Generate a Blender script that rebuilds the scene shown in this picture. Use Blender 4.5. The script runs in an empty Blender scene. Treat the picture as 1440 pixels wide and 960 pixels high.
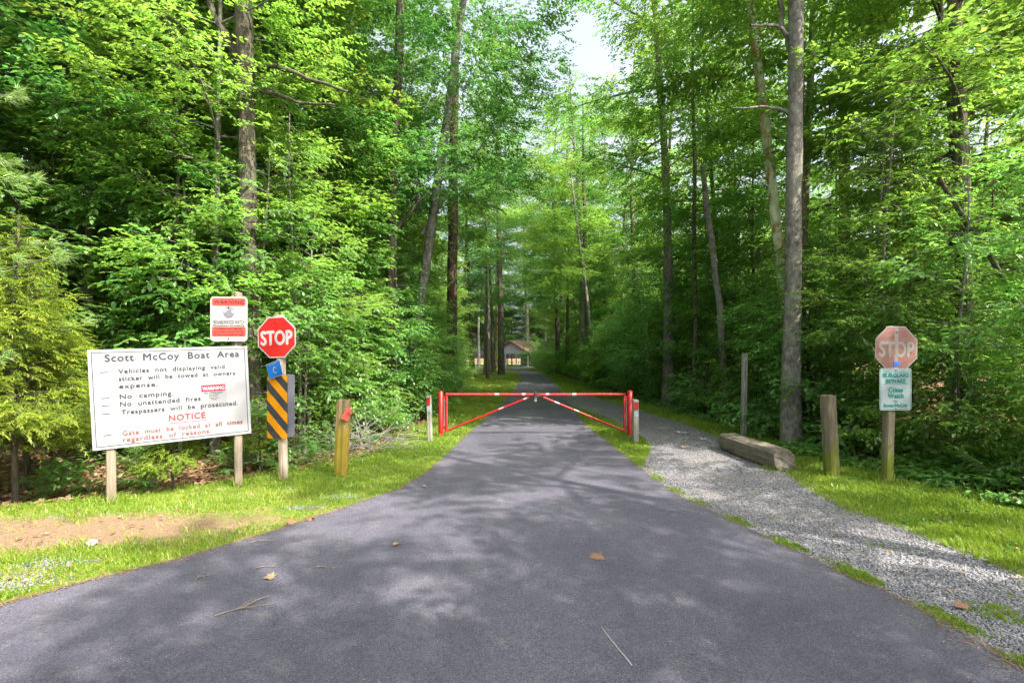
import bpy, bmesh, math, random
import numpy as np
from mathutils import Vector, Matrix

sc = bpy.context.scene
C = sc.collection
PI = math.pi
R = math.radians

# ------------------------------------------------------------------ camera
CAM_H = 1.65
F_PX = 700.0            # focal length in pixels of the 1440 px wide photograph
HOR = 503.0             # horizon row
cam_d = bpy.data.cameras.new('camera')
cam_d.sensor_width = 36.0
cam_d.lens = 36.0 * F_PX / 1440.0
cam_d.shift_y = (HOR - 480.0) / 1440.0
cam_d.clip_start = 0.05
cam_d.clip_end = 3000
cam = bpy.data.objects.new('camera', cam_d)
C.objects.link(cam)
cam.location = (0, 0, CAM_H)
cam.rotation_euler = (R(90), 0, 0)
sc.camera = cam

# ------------------------------------------------------------------ light
SUN_AZ = math.atan2(-0.62, 0.78)     # direction towards the sun, in the xy plane
SUN_EL = R(49)
w = bpy.data.worlds.new('World')
sc.world = w
w.use_nodes = True
nt = w.node_tree
bg = nt.nodes['Background']
sky = nt.nodes.new('ShaderNodeTexSky')
sky.sky_type = 'NISHITA'
sky.sun_disc = False
sky.sun_elevation = SUN_EL
sky.sun_rotation = PI / 2 - SUN_AZ
sky.air_density = 1.0
sky.dust_density = 6.0
sky.ozone_density = 1.0
hz = nt.nodes.new('ShaderNodeHueSaturation')      # a milky summer sky
hz.inputs['Saturation'].default_value = .5
hz.inputs['Value'].default_value = 1.2
nt.links.new(sky.outputs[0], hz.inputs['Color'])
nt.links.new(hz.outputs[0], bg.inputs[0])
bg.inputs[1].default_value = 0.15
sun_d = bpy.data.lights.new('sun', 'SUN')
sun_d.energy = 4.6
sun_d.angle = R(0.4)
sun_d.color = (1.0, 0.93, 0.80)
sun = bpy.data.objects.new('sun', sun_d)
C.objects.link(sun)
sdir = Vector((math.cos(SUN_EL) * math.cos(SUN_AZ), math.cos(SUN_EL) * math.sin(SUN_AZ), math.sin(SUN_EL)))
sun.rotation_euler = sdir.to_track_quat('Z', 'Y').to_euler()
sun.location = sdir * 60
sc.view_settings.view_transform = 'Standard'
sc.view_settings.look = 'None'
sc.view_settings.gamma = 1.0
sc.view_settings.exposure = 1.5
sc.render.engine = 'CYCLES'
sc.cycles.max_bounces = 8
sc.cycles.diffuse_bounces = 5
sc.cycles.glossy_bounces = 2
sc.cycles.transmission_bounces = 4
sc.cycles.sample_clamp_indirect = 6.0
sc.cycles.use_denoising = True
sc.cycles.denoising_prefilter = 'ACCURATE'


# ------------------------------------------------------------------ helpers
def G(px, py, z=0.0):
    """the point of the ground plane seen at a pixel of the photograph"""
    Y = (CAM_H - z) * F_PX / (py - HOR)
    return ((px - 720) / F_PX * Y, Y)


def P(px, py, Y):
    return Vector(((px - 720) / F_PX * Y, Y, CAM_H + (HOR - py) / F_PX * Y))


def tag(o, label=None, cat=None, group=None, kind=None):
    if label: o['label'] = label
    if cat: o['category'] = cat
    if group: o['group'] = group
    if kind: o['kind'] = kind
    return o


def empty(name, loc, rz=0.0, label=None, cat=None, group=None, rot=None):
    o = bpy.data.objects.new(name, None)
    C.objects.link(o)
    o.location = loc
    o.rotation_euler = rot if rot else (0, 0, rz)
    o.empty_display_size = 0.1
    return tag(o, label, cat, group)


def link(name, me, mat=None, parent=None, loc=None, rot=None):
    o = bpy.data.objects.new(name, me)
    C.objects.link(o)
    if mat is not None and len(me.materials) == 0:
        me.materials.append(mat)
    if parent: o.parent = parent
    if loc is not None: o.location = loc
    if rot is not None: o.rotation_euler = rot
    return o


def np_mesh(name, V, T, attrs=None, smooth=False, mats=None, midx=None):
    """V (n,3), T (m,3) or (m,4)"""
    V = np.asarray(V, dtype=np.float32)
    T = np.asarray(T, dtype=np.int32)
    me = bpy.data.meshes.new(name)
    k = T.shape[1]
    me.vertices.add(len(V))
    me.vertices.foreach_set('co', V.ravel())
    me.loops.add(T.size)
    me.loops.foreach_set('vertex_index', T.ravel())
    me.polygons.add(len(T))
    me.polygons.foreach_set('loop_start', np.arange(0, T.size, k, dtype=np.int32))
    me.polygons.foreach_set('loop_total', np.full(len(T), k, dtype=np.int32))
    if smooth:
        me.polygons.foreach_set('use_smooth', np.ones(len(T), dtype=bool))
    if mats:
        for m in mats: me.materials.append(m)
    if midx is not None:
        me.polygons.foreach_set('material_index', np.asarray(midx, dtype=np.int32))
    me.update(calc_edges=True)
    for an, av in (attrs or {}).items():
        a = me.attributes.new(an, 'FLOAT', 'POINT')
        a.data.foreach_set('value', np.asarray(av, dtype=np.float32).ravel())
    return me


class MB:
    """collects simple shapes into one mesh"""
    def __init__(self):
        self.v = []; self.f = []; self.sm = []

    def add(self, v, f, smooth=False):
        n = len(self.v)
        self.v += [tuple(p) for p in v]
        self.f += [tuple(i + n for i in q) for q in f]
        self.sm += [smooth] * len(f)

    def box(self, x0, x1, y0, y1, z0, z1):
        v = [(x0, y0, z0), (x1, y0, z0), (x1, y1, z0), (x0, y1, z0), (x0, y0, z1), (x1, y0, z1), (x1, y1, z1), (x0, y1, z1)]
        self.add(v, [(0, 3, 2, 1), (4, 5, 6, 7), (0, 1, 5, 4), (1, 2, 6, 5), (2, 3, 7, 6), (3, 0, 4, 7)])

    def tube(self, pts, rad, n=10, caps=True):
        pts = [Vector(p) for p in pts]
        if not hasattr(rad, '__len__'): rad = [rad] * len(pts)
        vs, fs = [], []
        prev = None
        for i, p in enumerate(pts):
            d = (pts[min(i + 1, len(pts) - 1)] - pts[max(i - 1, 0)]).normalized()
            if prev is None:
                a = Vector((0, 0, 1)) if abs(d.z) < 0.9 else Vector((1, 0, 0))
                u = d.cross(a).normalized()
            else:
                u = (prev - d * prev.dot(d)).normalized()
            prev = u
            q = d.cross(u)
            for k in range(n):
                t = 2 * PI * k / n
                vs.append(p + (u * math.cos(t) + q * math.sin(t)) * rad[i])
        for i in range(len(pts) - 1):
            for k in range(n):
                a, b = i * n + k, i * n + (k + 1) % n
                fs.append((a, a + n, b + n, b))
        self.add(vs, fs, True)
        if caps:
            m = len(pts) - 1
            self.add(vs[:n], [tuple(range(n))]); self.add(vs[m * n:], [tuple(reversed(range(n)))])

    def plate(self, pts, y0, y1):
        """outline pts (x, z), front at y0 (towards -y), back at y1"""
        n = len(pts)
        v = [(x, y0, z) for x, z in pts] + [(x, y1, z) for x, z in pts]
        f = [tuple(range(n)), tuple(reversed(range(n, 2 * n)))]
        f += [(i, i + n, (i + 1) % n + n, (i + 1) % n) for i in range(n)]
        self.add(v, f)

    def mesh(self, name):
        me = bpy.data.meshes.new(name)
        me.from_pydata(self.v, [], self.f)
        me.polygons.foreach_set('use_smooth', np.array(self.sm, dtype=bool))
        bm = bmesh.new(); bm.from_mesh(me)
        bmesh.ops.recalc_face_normals(bm, faces=bm.faces)
        bm.to_mesh(me); bm.free()
        return me

    def build(self, name, mat, parent=None, loc=None, rot=None):
        return link(name, self.mesh(name), mat, parent, loc, rot)


def rrect(x0, x1, z0, z1, r, n=5):
    pts = []
    for cx, cz, a in ((x1 - r, z1 - r, 0), (x0 + r, z1 - r, 90), (x0 + r, z0 + r, 180), (x1 - r, z0 + r, 270)):
        for k in range(n + 1):
            t = R(a + 90 * k / n)
            pts.append((cx + r * math.cos(t), cz + r * math.sin(t)))
    return pts[::-1]


def rough_post(wx, wy, h, rng, lean=(0, 0), seg=14, round_=0.25, crack=0.006):
    """a sawn wooden post with worn corners, wavering sides and an uneven top; base at z=0 (sunk a little)"""
    n = 16
    vs, fs = [], []
    ph = rng.uniform(0, 6)
    for i in range(seg + 1):
        t = i / seg
        z = -0.06 + (h + 0.06) * t
        for k in range(n):
            a = 2 * PI * k / n + PI / n
            c, s = math.cos(a), math.sin(a)
            m = max(abs(c), abs(s))
            q = 1 / m * (1 - round_) + round_ * 1.12
            jx = math.sin(ph + k * 2.3) * crack + rng.uniform(-1, 1) * crack * .35
            zz = z + (rng.uniform(-.012, .006) if i == seg else 0)
            vs.append((c * q * wx / 2 * (1 + jx / wx * 2) + lean[0] * t, s * q * wy / 2 * (1 + jx / wy * 2) + lean[1] * t, zz))
    for i in range(seg):
        for k in range(n):
            a, b = i * n + k, i * n + (k + 1) % n
            fs.append((a, b, b + n, a + n))
    # end grain ring, dished slightly
    c0 = len(vs)
    top = [Vector(v) for v in vs[seg * n:]]
    cen = sum(top, Vector()) / n
    for v in top: vs.append(tuple(cen + (v - cen) * .82 + Vector((0, 0, .006))))
    for k in range(n): fs.append((seg * n + k, seg * n + (k + 1) % n, c0 + (k + 1) % n, c0 + k))
    vs.append(tuple(cen + Vector((0, 0, .003))))
    for k in range(n): fs.append((c0 + k, c0 + (k + 1) % n, len(vs) - 1))
    m = MB(); m.add(vs, fs)
    return m


# ------------------------------------------------------------------ materials
def new_mat(name, rough=0.8, spec=0.3, metal=0.0):
    m = bpy.data.materials.new(name)
    m.use_nodes = True
    b = m.node_tree.nodes['Principled BSDF']
    b.inputs['Roughness'].default_value = rough
    b.inputs['Specular IOR Level'].default_value = spec
    b.inputs['Metallic'].default_value = metal
    return m, m.node_tree, b


def noise(nt, vec, scale, detail=4, rough=.6, dim='3D', dist=0.0):
    n = nt.nodes.new('ShaderNodeTexNoise')
    n.inputs['Scale'].default_value = scale
    n.inputs['Detail'].default_value = detail
    n.inputs['Roughness'].default_value = rough
    n.inputs['Distortion'].default_value = dist
    if vec is not None: nt.links.new(vec, n.inputs['Vector'])
    return n


def ramp(nt, fac, stops, interp='LINEAR'):
    r = nt.nodes.new('ShaderNodeValToRGB')
    r.color_ramp.interpolation = interp
    e = r.color_ramp.elements
    while len(e) > 2: e.remove(e[-1])
    for i, (p, c) in enumerate(stops):
        if i < 2: el = e[i]; el.position = p
        else: el = e.new(p)
        c = c if hasattr(c, '__len__') else (c, c, c)
        el.color = (*c, 1)
    if fac is not None: nt.links.new(fac, r.inputs[0])
    return r


def mixc(nt, fac, a, b, mode='MIX'):
    m = nt.nodes.new('ShaderNodeMix')
    m.data_type = 'RGBA'; m.blend_type = mode
    for s, v in ((m.inputs[0], fac), (m.inputs[6], a), (m.inputs[7], b)):
        if isinstance(v, bpy.types.NodeSocket): nt.links.new(v, s)
        elif isinstance(v, (int, float)) and s == m.inputs[0]: s.default_value = v
        elif v is not None:
            s.default_value = (*v, 1) if len(v) == 3 else v
    return m.outputs[2]


def mathn(nt, op, a, b=None, clamp=False):
    m = nt.nodes.new('ShaderNodeMath'); m.operation = op; m.use_clamp = clamp
    for s, v in ((m.inputs[0], a), (m.inputs[1], b)):
        if v is None: continue
        if isinstance(v, bpy.types.NodeSocket): nt.links.new(v, s)
        else: s.default_value = v
    return m.outputs[0]


def bump(nt, bsdf, h, strength=.4, dist=.01):
    b = nt.nodes.new('ShaderNodeBump')
    b.inputs['Strength'].default_value = strength
    b.inputs['Distance'].default_value = dist
    nt.links.new(h, b.inputs['Height'])
    nt.links.new(b.outputs[0], bsdf.inputs['Normal'])


def objco(nt, scale=(1, 1, 1)):
    t = nt.nodes.new('ShaderNodeTexCoord')
    mp = nt.nodes.new('ShaderNodeMapping')
    mp.inputs['Scale'].default_value = scale
    nt.links.new(t.outputs['Object'], mp.inputs[0])
    return mp.outputs[0]


def leaf_mat(name, dark, mid, light, trans=(0.16, 0.34, 0.02), tf=0.42, gloss=.05):
    m = bpy.data.materials.new(name); m.use_nodes = True
    nt = m.node_tree; nt.nodes.clear()
    out = nt.nodes.new('ShaderNodeOutputMaterial')
    at = nt.nodes.new('ShaderNodeAttribute'); at.attribute_name = 'tint'
    oi = nt.nodes.new('ShaderNodeObjectInfo')
    v = mathn(nt, 'ADD', mathn(nt, 'MULTIPLY', at.outputs['Fac'], .75), mathn(nt, 'MULTIPLY', oi.outputs['Random'], .25))
    rc = ramp(nt, v, [(0.0, dark), (0.5, mid), (1.0, light)])
    hs = nt.nodes.new('ShaderNodeHueSaturation')
    nt.links.new(mathn(nt, 'ADD', mathn(nt, 'MULTIPLY', oi.outputs['Random'], .05), .475), hs.inputs['Hue'])
    nt.links.new(rc.outputs[0], hs.inputs['Color'])
    d = nt.nodes.new('ShaderNodeBsdfDiffuse'); nt.links.new(hs.outputs[0], d.inputs[0])
    t = nt.nodes.new('ShaderNodeBsdfTranslucent')
    hs2 = nt.nodes.new('ShaderNodeHueSaturation')
    nt.links.new(mathn(nt, 'ADD', mathn(nt, 'MULTIPLY', at.outputs['Fac'], .04), .48), hs2.inputs['Hue'])
    hs2.inputs['Color'].default_value = (*trans, 1)
    nt.links.new(mathn(nt, 'ADD', mathn(nt, 'MULTIPLY', v, .8), .6), hs2.inputs['Value'])
    nt.links.new(hs2.outputs[0], t.inputs[0])
    mx = nt.nodes.new('ShaderNodeMixShader'); mx.inputs[0].default_value = tf
    nt.links.new(d.outputs[0], mx.inputs[1]); nt.links.new(t.outputs[0], mx.inputs[2])
    g = nt.nodes.new('ShaderNodeBsdfGlossy'); g.inputs['Roughness'].default_value = .42
    g.inputs[0].default_value = (.8, .9, .8, 1)
    m2 = nt.nodes.new('ShaderNodeMixShader'); m2.inputs[0].default_value = gloss
    nt.links.new(mx.outputs[0], m2.inputs[1]); nt.links.new(g.outputs[0], m2.inputs[2])
    nt.links.new(m2.outputs[0], out.inputs[0])
    return m


LEAF = leaf_mat('leaf_green', (.045, .105, .022), (.105, .215, .035), (.21, .34, .07), trans=(.33, .54, .07), tf=.52)
LEAF2 = leaf_mat('leaf_mid_green', (.040, .110, .032), (.088, .210, .055), (.17, .32, .10), trans=(.28, .56, .09), tf=.53)
LEAFP = leaf_mat('leaf_pale', (.05, .14, .035), (.11, .24, .06), (.21, .36, .11), trans=(.30, .56, .09), tf=.5)
LEAFD = leaf_mat('leaf_deep_green', (.030, .080, .016), (.068, .150, .026), (.135, .235, .05), trans=(.22, .42, .05), tf=.48)
LEAFE = leaf_mat('leaf_blue_green', (.026, .080, .028), (.055, .150, .048), (.11, .225, .075), trans=(.17, .40, .07), tf=.48)
CEDAR = leaf_mat('cedar_leaf', (.10, .19, .025), (.19, .29, .035), (.34, .35, .05), trans=(.34, .48, .05), tf=.42, gloss=.02)
PINE = leaf_mat('pine_needle', (.09, .19, .05), (.20, .31, .08), (.38, .42, .15), trans=(.3, .45, .1), tf=.3)
GRASS = leaf_mat('grass_blade', (.06, .13, .010), (.155, .235, .018), (.34, .33, .06), trans=(.28, .42, .03), tf=.35, gloss=.03)
LITTER = leaf_mat('dead_leaf', (.10, .055, .03), (.21, .125, .075), (.36, .26, .18), trans=(.18, .08, .03), tf=.12, gloss=.02)


def bark_mat(name, c0, c1, c2, sc_=(9, 9, 1.6), lich=None):
    m, nt, b = new_mat(name, .9, .15)
    v = objco(nt, sc_)
    n = noise(nt, v, 2.2, 6, .65, dist=.4)
    rc = ramp(nt, n.outputs[0], [(.32, c0), (.52, c1), (.72, c2)])
    col = rc.outputs[0]
    n2 = noise(nt, objco(nt), 1.7, 3)
    col = mixc(nt, ramp(nt, n2.outputs[0], [(.45, 0), (.7, .5)]).outputs[0], col, lich or (c2[0] * .8, c2[1] * .95, c2[2] * .7))
    nt.links.new(col, b.inputs['Base Color'])
    bump(nt, b, n.outputs[0], .9, .03)
    return m


BARK = bark_mat('bark_grey_brown', (.035, .029, .023), (.09, .076, .06), (.17, .15, .125), lich=(.14, .17, .10))
BARKG = bark_mat('bark_grey', (.07, .065, .06), (.18, .165, .15), (.30, .28, .255), sc_=(5, 5, 3.5), lich=(.26, .28, .22))
BARKD = bark_mat('bark_dark', (.03, .024, .018), (.085, .065, .045), (.17, .13, .10))


def syc_mat():
    m, nt, b = new_mat('bark_flaking_pale', .85, .2)
    n = noise(nt, objco(nt, (3, 3, 1.2)), 1.6, 5, .6, dist=.6)
    rc = ramp(nt, n.outputs[0], [(.40, (.24, .12, .05)), (.47, (.34, .22, .11)), (.50, (.30, .36, .20)), (.64, (.55, .58, .42))])
    nt.links.new(rc.outputs[0], b.inputs['Base Color'])
    bump(nt, b, n.outputs[0], .6, .02)
    return m


SYC = syc_mat()


def wood_mat(name, c0, c1, moss=None, moss_h=.5, streak=34):
    m, nt, b = new_mat(name, .85, .2)
    v = objco(nt, (streak, streak, 1.4))
    n = noise(nt, v, 1.0, 7, .7, dist=.25)
    n2 = noise(nt, objco(nt, (6, 6, 2)), 1.3, 4)
    rc = ramp(nt, n.outputs[0], [(.3, c0), (.68, c1)])
    col = mixc(nt, ramp(nt, n2.outputs[0], [(.35, 0), (.75, .45)]).outputs[0], rc.outputs[0], tuple(x * .6 for x in c0))
    if moss:
        tc = nt.nodes.new('ShaderNodeTexCoord')
        sp = nt.nodes.new('ShaderNodeSeparateXYZ'); nt.links.new(tc.outputs['Object'], sp.inputs[0])
        h = mathn(nt, 'ADD', sp.outputs['Z'], mathn(nt, 'MULTIPLY', mathn(nt, 'SUBTRACT', n2.outputs[0], .5), 1.1))
        f = ramp(nt, mathn(nt, 'DIVIDE', h, moss_h), [(.55, .85), (1.0, 0.0)])
        col = mixc(nt, f.outputs[0], col, moss)
    nt.links.new(col, b.inputs['Base Color'])
    bump(nt, b, n.outputs[0], .7, .006)
    return m


POSTW = wood_mat('weathered_timber', (.13, .10, .075), (.32, .27, .21))
POSTM = wood_mat('mossy_timber', (.10, .085, .06), (.26, .215, .155), moss=(.13, .15, .015), moss_h=.42)
POSTY = wood_mat('algae_yellow_timber', (.11, .08, .045), (.32, .25, .14), moss=(.24, .18, .015), moss_h=.95, streak=26)
POSTG = wood_mat('grey_timber', (.16, .15, .13), (.34, .32, .29))
POSTP = wood_mat('pale_post_timber', (.20, .15, .11), (.42, .35, .28))
BEAM = wood_mat('old_sleeper_timber', (.085, .07, .055), (.27, .23, .185), streak=12)


def flat_mat(name, col, rough=.5, spec=.4, wear=.12, scale=6, metal=0.0, dirt=None):
    m, nt, b = new_mat(name, rough, spec, metal)
    n = noise(nt, objco(nt), scale, 5, .65)
    c2 = dirt or tuple(x * .7 for x in col)
    f = ramp(nt, n.outputs[0], [(.45, 0), (.8, wear * 2.2)])
    nt.links.new(mixc(nt, f.outputs[0], col, c2), b.inputs['Base Color'])
    rr = ramp(nt, n.outputs[0], [(.3, rough * .85), (.8, min(1, rough * 1.3))])
    nt.links.new(rr.outputs[0], b.inputs['Roughness'])
    return m


WHITE = flat_mat('sign_white', (.29, .29, .305), .6, .25, .10, 3, dirt=(.27, .27, .265))
WHITE2 = flat_mat('sign_white_small', (.36, .35, .345), .4, .4, .12, 8)
BLACK = flat_mat('sign_black_print', (.045, .045, .055), .6, .2)
GREYTXT = flat_mat('sign_grey_print', (.035, .035, .045), .6, .2, .3, 8, dirt=(.07, .07, .08))
REDTXT = flat_mat('faded_red_print', (.36, .05, .05), .6, .2, .2, 8)
BROWNTXT = flat_mat('faded_brown_print', (.20, .07, .065), .6, .2, .3, 8)
STOPRED = flat_mat('stop_sign_red', (.45, .014, .012), .32, .5, .22, 5, dirt=(.38, .02, .015))
STOPSIL = flat_mat('reflective_silver', (.38, .37, .385), .45, .5, .2, 9)
ALU = flat_mat('aluminium_plate', (.20, .20, .25), .5, .4, .2, 5, metal=.3)
ORANGE = flat_mat('marker_orange', (.62, .25, .006), .4, .4, .12, 5)
MBLACK = flat_mat('marker_black', (.035, .04, .05), .45, .4, .2, 6, dirt=(.09, .09, .09))
BLUE = flat_mat('sign_blue', (.008, .12, .45), .4, .5, .1, 5)
BANDRED = flat_mat('band_faded_red', (.40, .06, .045), .45, .4, .25, 9, dirt=(.42, .12, .09))
BANDTXT = flat_mat('band_dark_print', (.14, .012, .02), .5, .3)
SLATE = flat_mat('emblem_grey', (.17, .16, .21), .5, .3)
STICKRED = flat_mat('sticker_magenta_red', (.32, .012, .05), .5, .3)
STICKER = flat_mat('sticker_paper', (.25, .25, .27), .6, .3)
GATERED = flat_mat('gate_red_paint', (.34, .005, .007), .42, .4, .32, 12, dirt=(.17, .03, .02))
GATEPALE = flat_mat('gate_chalky_red_paint', (.30, .014, .018), .5, .3, .35, 14, dirt=(.32, .09, .08))
TAPE = flat_mat('reflective_tape_white', (.30, .24, .24), .4, .5, .15, 20)
STEEL = flat_mat('galvanised_steel', (.30, .28, .30), .45, .5, .3, 14, metal=.7, dirt=(.2, .1, .05))
DKSTEEL = flat_mat('rusty_lock_steel', (.12, .05, .04), .5, .5, .4, 14, metal=.4)
TEAL = flat_mat('sign_teal_print', (.008, .19, .16), .5, .3)
PALEBL = flat_mat('sign_pale_blue_white', (.25, .30, .33), .42, .4, .08, 6)
STICKBL = flat_mat('sticker_blue', (.02, .12, .60), .5, .3)
CORAL = flat_mat('coral_plastic', (.46, .09, .06), .5, .3, .25, 14, dirt=(.3, .04, .03))
SCRATCH = flat_mat('scratch_pale', (.30, .29, .29), .9, .1)


FADEGREY = flat_mat('faded_reflective_grey', (.21, .19, .175), .5, .3, .2, 9)


def faded_stop():
    m, nt, b = new_mat('stop_sign_faded_pink', .5, .35)
    tc = nt.nodes.new('ShaderNodeTexCoord')
    sp = nt.nodes.new('ShaderNodeSeparateXYZ'); nt.links.new(tc.outputs['Object'], sp.inputs[0])
    n = noise(nt, objco(nt, (3, 3, 9)), 2.2, 5)
    col = ramp(nt, n.outputs[0], [(.3, (.155, .062, .056)), (.7, (.215, .108, .095))]).outputs[0]
    ax = mathn(nt, 'ABSOLUTE', mathn(nt, 'ADD', sp.outputs['X'], mathn(nt, 'MULTIPLY', mathn(nt, 'SUBTRACT', n.outputs[0], .5), .02)))
    s = ramp(nt, mathn(nt, 'MULTIPLY', ax, 10), [(.16, .85), (.34, 0)])
    nt.links.new(mixc(nt, s.outputs[0], col, (.23, .20, .20)), b.inputs['Base Color'])
    return m


PINK = faded_stop()


def asphalt():
    m, nt, b = new_mat('asphalt', .78, .35)
    tc = nt.nodes.new('ShaderNodeTexCoord')
    g = tc.outputs['Object']
    fine = noise(nt, g, 95, 3, .7)
    mid = noise(nt, g, 5.5, 6, .7)
    big = noise(nt, g, .55, 4, .6, dist=.5)
    vo = nt.nodes.new('ShaderNodeTexVoronoi'); vo.inputs['Scale'].default_value = 140
    nt.links.new(g, vo.inputs['Vector'])
    base = ramp(nt, big.outputs[0], [(.35, (.060, .058, .086)), (.65, (.100, .096, .128))]).outputs[0]
    chalk = ramp(nt, mid.outputs[0], [(.54, 0), (.72, .30)]).outputs[0]
    base = mixc(nt, chalk, base, (.19, .18, .18))
    st_ = noise(nt, objco(nt, (2.2, .10, 1)), 1.0, 5, .6, dist=.3)          # long wear streaks along the lane
    base = mixc(nt, ramp(nt, st_.outputs[0], [(.45, 0), (.66, .45)]).outputs[0], base, (.055, .053, .075))
    cr_ = nt.nodes.new('ShaderNodeTexVoronoi'); cr_.feature = 'DISTANCE_TO_EDGE'; cr_.inputs['Scale'].default_value = .35
    wv = nt.nodes.new('ShaderNodeVectorMath'); wv.operation = 'ADD'
    nt.links.new(g, wv.inputs[0])
    wn = noise(nt, g, 2.5, 5, .7); ws_ = nt.nodes.new('ShaderNodeVectorMath'); ws_.operation = 'SCALE'; ws_.inputs['Scale'].default_value = .5
    nt.links.new(wn.outputs['Color'], ws_.inputs[0]); nt.links.new(ws_.outputs[0], wv.inputs[1])
    nt.links.new(wv.outputs[0], cr_.inputs['Vector'])
    ck = ramp(nt, cr_.outputs['Distance'], [(.0, .55), (.0035, 0)]).outputs[0]
    ck = mathn(nt, 'MULTIPLY', ck, ramp(nt, big.outputs[0], [(.5, 0), (.6, 1)]).outputs[0])
    base = mixc(nt, ck, base, (.03, .03, .035))
    agg = ramp(nt, vo.outputs['Color'], [(.2, .6), (.5, 1.0), (.9, 1.55)]).outputs[0]
    base = mixc(nt, .8, base, agg, 'MULTIPLY')
    sp = ramp(nt, fine.outputs[0], [(.62, 0), (.70, .8)]).outputs[0]
    base = mixc(nt, sp, base, (.30, .29, .28))
    nt.links.new(base, b.inputs['Base Color'])
    bump(nt, b, vo.outputs['Distance'], .5, .006)
    return m


ASPH = asphalt()


def gravel_mat():
    m, nt, b = new_mat('gravel_bed', .9, .2)
    tc = nt.nodes.new('ShaderNodeTexCoord'); g = tc.outputs['Object']
    vo = nt.nodes.new('ShaderNodeTexVoronoi'); vo.inputs['Scale'].default_value = 38
    nt.links.new(g, vo.inputs['Vector'])
    sep = nt.nodes.new('ShaderNodeSeparateColor'); nt.links.new(vo.outputs['Color'], sep.inputs[0])
    c = ramp(nt, sep.outputs[0], [(0, (.11, .11, .13)), (.5, (.19, .188, .22)), (1, (.30, .29, .29))]).outputs[0]
    edge = ramp(nt, vo.outputs['Distance'], [(.35, 1.0), (.75, .35)]).outputs[0]
    c = mixc(nt, 1.0, c, edge, 'MULTIPLY')
    big = noise(nt, g, .9, 5, .7)
    c = mixc(nt, ramp(nt, big.outputs[0], [(.5, 0), (.72, .55)]).outputs[0], c, (.24, .20, .15))
    nt.links.new(c, b.inputs['Base Color'])
    bump(nt, b, vo.outputs['Distance'], -.9 if False else .9, .012)
    return m


GRAVB = gravel_mat()


def stone_mat():
    m, nt, b = new_mat('gravel_stone', .85, .25)
    at = nt.nodes.new('ShaderNodeAttribute'); at.attribute_name = 'tint'
    c = ramp(nt, at.outputs['Fac'], [(0, (.12, .12, .145)), (.5, (.215, .21, .235)), (.85, (.29, .28, .295)), (1, (.37, .34, .30))]).outputs[0]
    nt.links.new(c, b.inputs['Base Color'])
    return m


STONE = stone_mat()


def verge_mat():
    m, nt, b = new_mat('grassy_soil', .95, .1)
    tc = nt.nodes.new('ShaderNodeTexCoord'); g = tc.outputs['Object']
    a1 = nt.nodes.new('ShaderNodeAttribute'); a1.attribute_name = 'bare'
    n = noise(nt, g, 3.2, 6, .7); n2 = noise(nt, g, 22, 5, .75); n3 = noise(nt, g, 60, 4, .7)
    green = ramp(nt, n2.outputs[0], [(.3, (.05, .11, .012)), (.7, (.15, .21, .03))]).outputs[0]
    green = mixc(nt, ramp(nt, n.outputs[0], [(.42, 0), (.72, .6)]).outputs[0], green, (.26, .24, .05))
    dirt = ramp(nt, n2.outputs[0], [(.3, (.12, .075, .045)), (.65, (.24, .165, .11))]).outputs[0]
    dirt = mixc(nt, ramp(nt, n3.outputs[0], [(.45, 0), (.75, .55)]).outputs[0], dirt, (.30, .21, .145))
    f = mathn(nt, 'ADD', a1.outputs['Fac'], mathn(nt, 'MULTIPLY', mathn(nt, 'SUBTRACT', n.outputs[0], .5), 1.3))
    f = mathn(nt, 'ADD', f, mathn(nt, 'MULTIPLY', mathn(nt, 'SUBTRACT', n2.outputs[0], .5), .8))
    fr = ramp(nt, f, [(.28, 0), (.75, 1)]).outputs[0]
    nt.links.new(mixc(nt, fr, green, dirt), b.inputs['Base Color'])
    bump(nt, b, n3.outputs[0], .8, .015)
    return m


VERGE = verge_mat()


def floor_mat():
    m, nt, b = new_mat('forest_floor', .95, .1)
    tc = nt.nodes.new('ShaderNodeTexCoord'); g = tc.outputs['Object']
    vo = nt.nodes.new('ShaderNodeTexVoronoi'); vo.inputs['Scale'].default_value = 16
    nt.links.new(g, vo.inputs['Vector'])
    sep = nt.nodes.new('ShaderNodeSeparateColor'); nt.links.new(vo.outputs['Color'], sep.inputs[0])
    n = noise(nt, g, 1.1, 5, .7)
    c = ramp(nt, sep.outputs[1], [(0, (.09, .045, .025)), (.6, (.20, .11, .065)), (1, (.33, .21, .14))]).outputs[0]
    c = mixc(nt, ramp(nt, n.outputs[0], [(.45, 0), (.62, .7)]).outputs[0], c, (.05, .09, .015))
    nt.links.new(c, b.inputs['Base Color'])
    bump(nt, b, vo.outputs['Distance'], .8, .03)
    return m


FLOOR = floor_mat()
LAWN, _nt, _b = new_mat('far_lawn', .95, .1)
_n = noise(_nt, objco(_nt), .6, 5, .7)
_nt.links.new(ramp(_nt, _n.outputs[0], [(.3, (.08, .17, .015)), (.7, (.20, .29, .03))]).outputs[0], _b.inputs['Base Color'])

# ------------------------------------------------------------------ the lie of the land
def itp(tab):
    a = np.array(tab, dtype=float)
    return lambda y: np.interp(y, a[:, 0], a[:, 1])


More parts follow.
